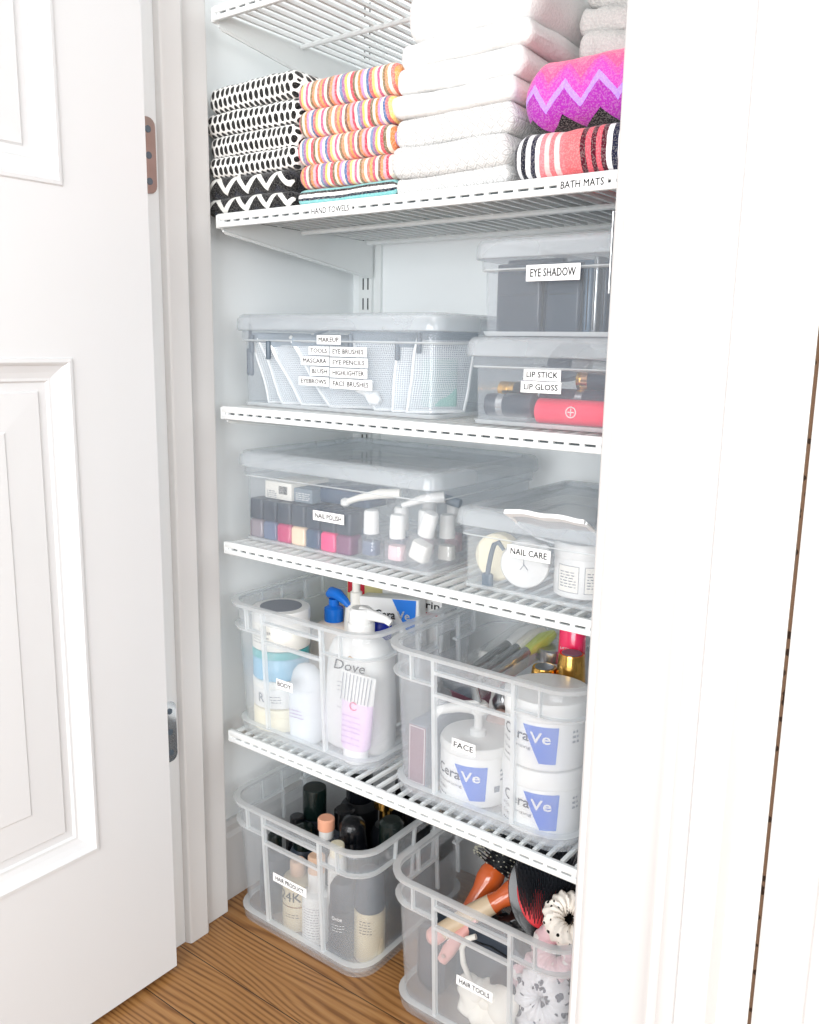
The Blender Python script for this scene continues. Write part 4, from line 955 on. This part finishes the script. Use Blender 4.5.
# ---- hair product bin
zf = .006
def cyl_bottle(label, loc, prof_b, prof_c, bm_, cm, extra=None, rot=(0,0,.30), name='hair_product_bottle', n=32):
    g = T(name, label, loc, 'bottles in the HAIR PRODUCT bin', rot, 'bottle')
    b = B(); b.lathe(prof_b, n=n); part('bottle', b, bm_, g)
    b = B(); b.lathe(prof_c, n=n); part('cap', b, cm, g); return g
cyl_bottle('smoky dark bottle in the left front corner of the hair product bin', (.036,.052,zf), [(.022,0),(.024,.003),(.024,.070),(.020,.085),(.009,.092)], [(.010,.092),(.0105,.094),(.0105,.118),(.008,.121)], 'greydark', 'greenblack')
cyl_bottle('dark bottle with a rounded black cap seen through the handle opening', (.066,.085,zf), [(.022,0),(.023,.003),(.023,.085),(.018,.095)], [(.0175,.095),(.018,.097),(.018,.122),(.014,.128),(.006,.130)], 'greydark', 'greenblack')
g = cyl_bottle('champagne bottle printed 24K with a nude cap', (.094,.042,zf), [(.0215,0),(.0235,.003),(.0235,.070),(.021,.078),(.012,.083)], [(.0115,.083),(.012,.084),(.012,.102),(.010,.104)], 'champ', 'nude')
b = B(); put_text(b, '24K', -.020, .050, w=.036, h=.015, R=.0242, bold=.0003); lines(b, -.010, .014, .028, 2, .004, R=.0236); part('lettering', b, 'ink', g, smooth=False); b = B(); b.lathe([(.0238,.040),(.0238,.042)], n=32, cap0=False, cap1=False); part('band', b, 'gold', g)
g = cyl_bottle('white bottle with small print and a peach ribbed cap', (.137,.036,zf), [(.020,0),(.0215,.003),(.0215,.066),(.020,.073),(.012,.078)], [(.0125,.078),(.0125,.104),(.0115,.106),(.0115,.1065)], 'white', 'white')
b = B(); b.lathe([(.0125,.1065),(.0128,.108),(.0125,.130),(.010,.132)], n=28); part('cap_top', b, 'nude', g, label='peach top of the cap'); b = B(); lines(b, -.012, .016, .058, 12, .0042, R=.0216, seed=3, h=.0010); part('print', b, 'ink_soft', g, smooth=False)
g = cyl_bottle('clear mist bottle with a peach cap rising above the rim', (.112,.084,zf), [(.013,0),(.015,.002),(.015,.120),(.010,.130)], [(.0125,.142),(.0128,.143),(.0128,.158),(.011,.160)], 'glass', 'peach'); b = B(); b.lathe([(.010,.128),(.011,.130),(.011,.142)], n=24); part('collar', b, 'white', g)
cyl_bottle('dark tube with a tall black cylindrical cap left of the peach cap', (.050,.125,zf), [(.018,0),(.020,.002),(.020,.112),(.018,.122)], [(.0185,.122),(.0188,.123),(.0188,.168),(.0180,.171)], 'greydark', 'greenblack')
cyl_bottle('short black bottle just in front of the tall black cap', (.040,.096,zf), [(.016,0),(.018,.002),(.018,.098),(.012,.106)], [(.0115,.106),(.0115,.130),(.009,.132)], 'black', 'black')
g = cyl_bottle('dark rounded bottle with pale print in the right front of the bin', (.188,.036,zf), [(.0195,0),(.0210,.003),(.0210,.070),(.0205,.074)], [(.0198,.0745),(.0195,.078),(.0185,.105),(.014,.113),(.006,.116)], 'greydark', 'greydark')
b = B(); put_text(b, 'Oribe', -.009, .062, w=.016, h=.006, R=.0213, bold=.0003); lines(b, -.008, .010, .055, 3, .0045, R=.0212, seed=8, h=.0009); part('print', b, 'white', g, smooth=False)
g = cyl_bottle('gold bottle with a dark rounded cap at the right front of the bin', (.2215,.054,zf), [(.0205,0),(.0225,.003),(.0225,.074),(.0218,.077)], [(.0215,.0775),(.0212,.08),(.0200,.122),(.016,.132),(.007,.136)], 'champ', 'greydark')
b = B(); lines(b, -.006, .012, .066, 5, .0045, R=.0227, seed=12, h=.0012); part('print', b, 'ink', g, smooth=False)
g = cyl_bottle('narrow white bottle with a cream ring cap between the clear and dark ones', (.162,.052,zf), [(.0125,0),(.0135,.002),(.0135,.128),(.011,.134)], [(.0105,.134),(.0108,.150),(.0095,.152)], 'white', 'cream')
cyl_bottle('big glossy black bottle with a domed top behind the cream ring cap', (.148,.102,zf), [(.022,0),(.024,.003),(.024,.118),(.021,.132)], [(.020,.132),(.0205,.134),(.0195,.155),(.013,.163),(.005,.165)], 'black', 'black')
g = cyl_bottle('black bottle with a ring of gold round its neck near the back', (.174,.148,zf), [(.020,0),(.022,.003),(.022,.130),(.016,.142)], [(.010,.142),(.0095,.144),(.0095,.170),(.018,.173),(.018,.184),(.013,.187)], 'black', 'gold')
cyl_bottle('black bottle with a plain cap at the right of the bin', (.2125,.114,zf), [(.022,0),(.024,.003),(.024,.130),(.018,.140)], [(.018,.140),(.0185,.142),(.0180,.175),(.013,.180)], 'black', 'greenblack')
cyl_bottle('large matte black bottle at the back left of the bin', (.092,.185,zf), [(.028,0),(.030,.003),(.030,.130),(.022,.140)], [(.021,.140),(.0215,.142),(.021,.180),(.016,.184)], 'black_matte', 'black')
cyl_bottle('matte black bottle at the back right of the bin', (.205,.180,zf), [(.026,0),(.028,.003),(.028,.130),(.020,.140)], [(.018,.140),(.018,.170),(.014,.175)], 'black_matte', 'black')
cyl_bottle('black bottle with a gold cap in the far right corner of the bin', (.217,.235,zf), [(.018,0),(.020,.003),(.020,.135),(.014,.142)], [(.014,.142),(.014,.178),(.011,.180)], 'black', 'gold')
cyl_bottle('black bottle in the middle of the far row of the bin', (.155,.225,zf), [(.024,0),(.026,.003),(.026,.130),(.020,.140)], [(.018,.140),(.018,.176),(.014,.180)], 'black', 'black')
cyl_bottle('dark bottle between the champagne bottle and the big black one', (.108,.130,zf), [(.020,0),(.022,.003),(.022,.115),(.016,.122)], [(.016,.122),(.016,.150),(.013,.153)], 'greydark', 'black')

# ---- hair tools bin
g = T('hair_tool_case', 'charcoal case with rounded corners filling the left front of the hair tools bin', (.309,.048,zf), cat='case')
b = B(); L_ = [(x, y, z) for x, z in rrect(.038, .098, .016, 0, 6) for y in (0,)]
b.rings([[(x, 0.002, z) for x, z in rrect(.045,.098,.018,.002,6)], [(x, 0, z) for x, z in rrect(.045,.098,.018,.004,6)], [(x, 0.002, z) for x, z in rrect(.045,.098,.018,0,6)], [(x,.045,z) for x, z in rrect(.045,.098,.018,0,6)]]); part('case', b, 'greydark', g)
b = B(); b.rings([[(.004+x, -.0003, .006+z) for x, z in rrect(.037,.086,.012,0,6)], [(.004+x, -.0003, .006+z) for x, z in rrect(.037,.086,.012,.0008,6)]], False, False); part('seam', b, 'black', g, smooth=False)
g = T('hair_tool_pouch', 'wide charcoal pouch standing behind the HAIR TOOLS label', (.362,.062,zf), cat='pouch')
b = B(); b.rings([[(x*1.0, y0, z*(1+.04*math.sin(x*40))) for x, z in rrect(.108,.112,.026,i_,6)] for y0, i_ in ((0,.004),(.003,0),(.022,0),(.025,.004))]); part('pouch', b, 'greydark', g)
b = B(); b.tube([(.012,-.0008,.094),(.055,-.0012,.1005),(.096,-.0008,.095)], .0011, 6); part('zipper', b, 'black', g)
def bristles(g, base, up_, n_, rad, length, seed, fan=.35, mat='bristle', tipmat=None):
    pass
# round brush
g = T('round_hair_brush', 'round brush with pale bristle tips and a glossy orange handle', (.366,.150,.148), cat='hair brush')
ax = Vector((.22,.66,.70)).normalized(); u_ = ax.cross(Vector((0,0,1))).normalized(); v_ = u_.cross(ax).normalized()
b = B(); b.tube([ax*-.002, ax*.004, ax*.065, ax*.07], .016, 20, radii=[.012,.018,.018,.012]); part('barrel', b, 'black_matte', g)
b = B(); rr_ = random.Random(4); bt = B()
for i in range(15):
    for k in range(20):
        a = 2*PI*(k+.5*(i%2))/20; d = (u_*math.cos(a)+v_*math.sin(a)); p = ax*(.003+.0045*i)+d*.017; e = p + d*.020 + ax*rr_.uniform(-.002,.002)
        b.tube([p, e], .0005, 4, radii=[.0006,.0005]); bt.tube([e, e+d*.003], .0009, 4)
part('bristles', b, 'bristle', g, kind='stuff', smooth=False); part('bristle_tips', bt, 'bristle_grey', g, kind='stuff', smooth=False)
b = B(); b.tube([ax*.002, ax*-.006, ax*-.018, ax*-.034, ax*-.060, ax*-.095, ax*-.125], .01, 20, radii=[.016,.0185,.0180,.0130,.0110,.0130,.010]); part('handle', b, 'orange', g, label='glossy orange handle')
# second brush: beige handle with an orange neck
g = T('round_hair_brush', 'brush with an orange neck and a beige handle ending in pink rubber', (.420,.120,.158), cat='hair brush')
ax = (Vector((.420,.120,.158))-Vector((.331,.042,.088))).normalized(); u_ = ax.cross(Vector((0,0,1))).normalized(); v_ = u_.cross(ax).normalized(); ln = (Vector((.420,.120,.158))-Vector((.331,.042,.088))).length
b = B(); b.tube([ax*.0, ax*-.012, ax*-.028, ax*-.040], .012, 18, radii=[.0170,.0150,.0115,.0130]); part('neck', b, 'orange', g, label='orange neck')
b = B(); b.tube([ax*-.040, ax*-.07, ax*-(ln-.022)], .011, 18, radii=[.0130,.0140,.0115]); part('handle', b, 'beigeh', g, label='beige handle')
b = B(); b.tube([ax*-(ln-.022), ax*-(ln-.012), ax*-(ln-.004), ax*-ln], .009, 16, radii=[.0115,.0125,.0105,.005]); part('handle_tip', b, 'pinkrub', g, label='pink rubber tip')
b = B(); b.tube([ax*0, ax*.05], .014, 18); part('barrel', b, 'black_matte', g)
b = B()
for i in range(12):
    for k in range(16):
        a = 2*PI*(k+.5*(i%2))/16; d = (u_*math.cos(a)+v_*math.sin(a)); p = ax*(.004+.004*i)+d*.013; b.tube([p, p+d*.014], .0006, 4)
part('bristles', b, 'bristle', g, kind='stuff', smooth=False)
g = T('comb_handle', 'pink rubber-ended comb handle with a small hole, below the beige one', (.356,.040,.070), cat='comb')
b = B(); b.tube([(0,0,0),(.006,.006,.014),(.016,.020,.034),(.028,.036,.052)], .008, 14, radii=[.007,.0095,.008,.006]); part('handle', b, 'pinkrub', g); b = B(); b.lathe([(.0028,0),(.0028,.002)], n=14); b.xf(Matrix.Translation((.0055,-.0040,.012)) @ Matrix.Rotation(PI/2, 4, 'X')); part('hole', b, 'sponge', g, smooth=False)
# paddle brush facing the viewer
pc = Vector((.462,.112,.174)); nrm = Vector((.45,-.70,.50)).normalized(); upv = (Vector((-.12,.30,.80)) - nrm*Vector((-.12,.30,.80)).dot(nrm)).normalized(); rt = upv.cross(nrm).normalized()
g = T('paddle_hair_brush', 'black paddle brush with a red cushion and long black bristles', tuple(pc), cat='hair brush')
def pad(a, c, e): return rt*a + upv*c + nrm*e
def outline(sc_, e, n=40):
    o_ = []
    for k in range(n):
        t = 2*PI*k/n; a = math.cos(t)*.046*sc_; c = math.sin(t)*.056*sc_; a *= 1 - .10*math.sin(t)*-1; o_.append(pad(a, c, e))
    return o_
b = B(); b.rings([outline(.90,-.014), outline(.98,-.011), outline(1.0,-.006), outline(.98,-.001), outline(.86,.0)]); b.tube([pad(0,-.046,-.006), pad(0,-.065,-.006), pad(0,-.10,-.006), pad(.0,-.125,-.006)], .01, 16, radii=[.013,.010,.0095,.011]); part('paddle', b, 'black', g)
b = B(); b.rings([outline(.76,-.001), outline(.74,.003), outline(.56,.0065), outline(.28,.008)]); part('cushion', b, 'redcush', g, label='red rubber cushion')
b = B(); b.rings([[pad(a*.007+.004, c*.002-.0475, e) for a, c in ((-1,-1),(1,-1),(1,1),(-1,1))] for e in (-.001,.0006)]); part('plate', b, 'champ', g, smooth=False)
b = B(); cnt = 0
for i in range(-8, 9):
    for j in range(-10, 11):
        a, c = i*.0040 + (.0020 if j % 2 else 0), j*.0040
        if (a/.032)**2 + (c/.040)**2 > 1: continue
        b.tube([pad(a, c, .004), pad(a*1.12, c*1.05+.012, .014), pad(a*1.28, c*1.10+.030, .028)], .0011 if c > -.008 else .0006, 5)
part('bristles', b, 'bristle', g, kind='stuff', smooth=False)
# black crumpled pouch, headband with a bow, scrunchies
def crumple(name, label, cat, loc, R, mat, seed, sx=1, sy=1, sz=1, amp=.3, fr=40, sub=4):
    b = B(); bmesh.ops.create_icosphere(b.bm, subdivisions=sub, radius=R)
    for v in b.bm.verts:
        d = v.co.normalized(); k = 1 + amp*(abs(noise.noise(v.co*fr + Vector((seed,seed,0)))) - .25) + amp*.5*noise.noise(v.co*fr*2.3 + Vector((0,seed,0)))
        v.co = Vector((d.x*sx, d.y*sy, d.z*sz))*R*k
    o = part(name, b, mat); o.location = loc; return tag(o, label, cat)
crumple('satin_bag', 'crumpled shiny black bag seen through the handle opening', 'bag', (.425,.105,.103), .032, 'black', 3, 1.1, .8, .85, .6)
g = T('bow_headband', 'white headband with a large ruffled bow at the bin front', (.412,.040,.007), cat='headband')
b = B(); pts = []
for k in range(25):
    t = k/24; a = -1.9 + 3.6*t; pts.append((-.004-.040*math.cos(a*.9)+.02, .0+.008*math.sin(a), .070+.048*math.sin(a)))
b.tube([(-.008,.004,.118),(-.019,0,.112),(-.024,-.003,.098),(-.020,-.005,.080),(-.008,-.006,.062),(.008,-.004,.050)], .0036, 10); part('band', b, 'ribbon', g)
def petal(c0, dirv, wid, ln_, seed):
    b = B(); d = Vector(dirv).normalized(); side = d.cross(Vector((0,-1,.2))).normalized(); nn = side.cross(d).normalized(); rows = []
    for i in range(10):
        t = i/9; w_ = wid*(.30+.95*math.sin(PI*min(1,t*.78+.06))**.7); row = []
        for j in range(13):
            s_ = j/12*2-1; row.append(Vector(c0)+d*ln_*t+side*w_*s_+nn*(.0035*math.sin(s_*5+seed)*t + .014*math.sin(PI*t)*(1-s_*s_)))
        rows.append(row)
    for i in range(9):
        for j in range(12): b.add([rows[i][j], rows[i][j+1], rows[i+1][j+1], rows[i+1][j]], [(0,1,2,3)])
    bmesh.ops.remove_doubles(b.bm, verts=b.bm.verts, dist=1e-6); return b
for k, (dv, wd, ln_) in enumerate((((-1,-.1,-.15),.022,.040),((1,-.1,.05),.024,.046),((-.5,-.1,-1),.018,.042),((.6,-.1,-.9),.020,.045),((.4,0,.9),.014,.028),((-.6,-.1,.5),.014,.026))):
    part('bow_loop', petal((.016,-.004,.044), dv, wd, ln_, k), 'ribbon', g, solid=.0012)
b = B(); bmesh.ops.create_icosphere(b.bm, subdivisions=3, radius=.009); b.xf(Matrix.Translation((.016,-.008,.044))); part('bow_knot', b, 'ribbon', g)
def scrunchie(label, loc, rot, R, r, mat, seed):
    b = B(); n, m = 72, 20; rows = []
    for i in range(n):
        a = 2*PI*i/n; row = []
        for j in range(m):
            t = 2*PI*j/m; k = r*(1 + .11*math.sin(a*17 + 2.2*math.sin(t*2+seed)) + .25*noise.noise(Vector((math.cos(a)*3, math.sin(a)*3, t+seed))))
            row.append(b.bm.verts.new(((R+k*math.cos(t))*math.cos(a), (R+k*math.cos(t))*math.sin(a), k*math.sin(t))))
        rows.append(row)
    for i in range(n):
        for j in range(m): b.bm.faces.new((rows[i][j], rows[(i+1)%n][j], rows[(i+1)%n][(j+1)%m], rows[i][(j+1)%m]))
    o = part('scrunchie', b, mat); o.location = loc; o.rotation_euler = rot; return tag(o, label, 'scrunchie', 'scrunchies in the HAIR TOOLS bin')
scrunchie('grey and white marbled scrunchie at the lower right front of the bin', (.500,.048,.088), (1.35,.1,.1), .018, .0165, 'zebra', 1)
scrunchie('grey and white marbled scrunchie below and behind the first one', (.494,.064,.043), (1.0,.2,.3), .020, .0185, 'zebra', 2)
scrunchie('pink and white scrunchie above the marbled ones', (.506,.066,.140), (1.2,.2,.0), .020, .012, 'pinkcloth', 3)
scrunchie('cream scrunchie with black specks beside the paddle brush', (.512,.084,.176), (.6,.3,.0), .020, .0125, 'leopard', 4)
scrunchie('pink scrunchie squeezed between the bow and the marbled ones', (.474,.075,.085), (1.3,.0,.5), .018, .011, 'pinkcloth', 5)

# ------------------------------------------------------------------ light and camera
w = bpy.data.worlds.new('room_light'); sc.world = w; w.use_nodes = True
bg = w.node_tree.nodes['Background']; bg.inputs[0].default_value = (1.0, .99, .975, 1); bg.inputs[1].default_value = .45
def area(name, loc, target, size, power, col=(1,1,1)):
    l = bpy.data.lights.new(name, 'AREA'); l.shape = 'RECTANGLE'; l.size = size[0]; l.size_y = size[1]; l.energy = power; l.color = col
    o = bpy.data.objects.new(name, l); C.objects.link(o); o.location = loc
    o.rotation_euler = (Vector(target) - Vector(loc)).to_track_quat('-Z', 'Y').to_euler(); return o
area('front_fill', (.95,-2.5,1.1), (.3,.2,.6), (1.8,1.7), 80, (.97,.985,1))  # unseen area light added behind the camera to brighten the closet interior
area('top_fill', (1.3,-1.2,2.3), (.1,-.2,.5), (.9,.9), 8, (1,.97,.93))  # unseen overhead light added to lift the floor and upper surfaces
area('side_fill', (2.5,-1.35,1.3), (-.05,-.1,.7), (1.2,1.4), 25, (.98,.99,1))  # unseen light added from the right to brighten the door and left jamb

vx = Vector((.79825577,.1262358,-.58894164)); vy = Vector((.60209269,-.14045866,.7859744)); vz = Vector((.01649615,-.98200605,-.18812759))
# rows: image right, image down, view direction expressed in the room's axes
right = Vector((vx[0], vy[0], vz[0])); down = Vector((vx[1], vy[1], vz[1])); fwd = Vector((vx[2], vy[2], vz[2]))
cam = bpy.data.cameras.new('camera'); co = bpy.data.objects.new('camera', cam); C.objects.link(co)
m = Matrix(((right.x, -down.x, -fwd.x, .92), (right.y, -down.y, -fwd.y, -.80), (right.z, -down.z, -fwd.z, .86), (0,0,0,1)))
co.matrix_world = m
cam.sensor_fit = 'VERTICAL'; cam.sensor_height = 24; cam.lens = 24*872.43/1024; cam.clip_start = .01
sc.camera = co
sc.view_settings.view_transform = 'Standard'; sc.view_settings.look = 'None'; sc.view_settings.gamma = 1
sc.view_settings.exposure = .10; sc.view_settings.use_curve_mapping = False
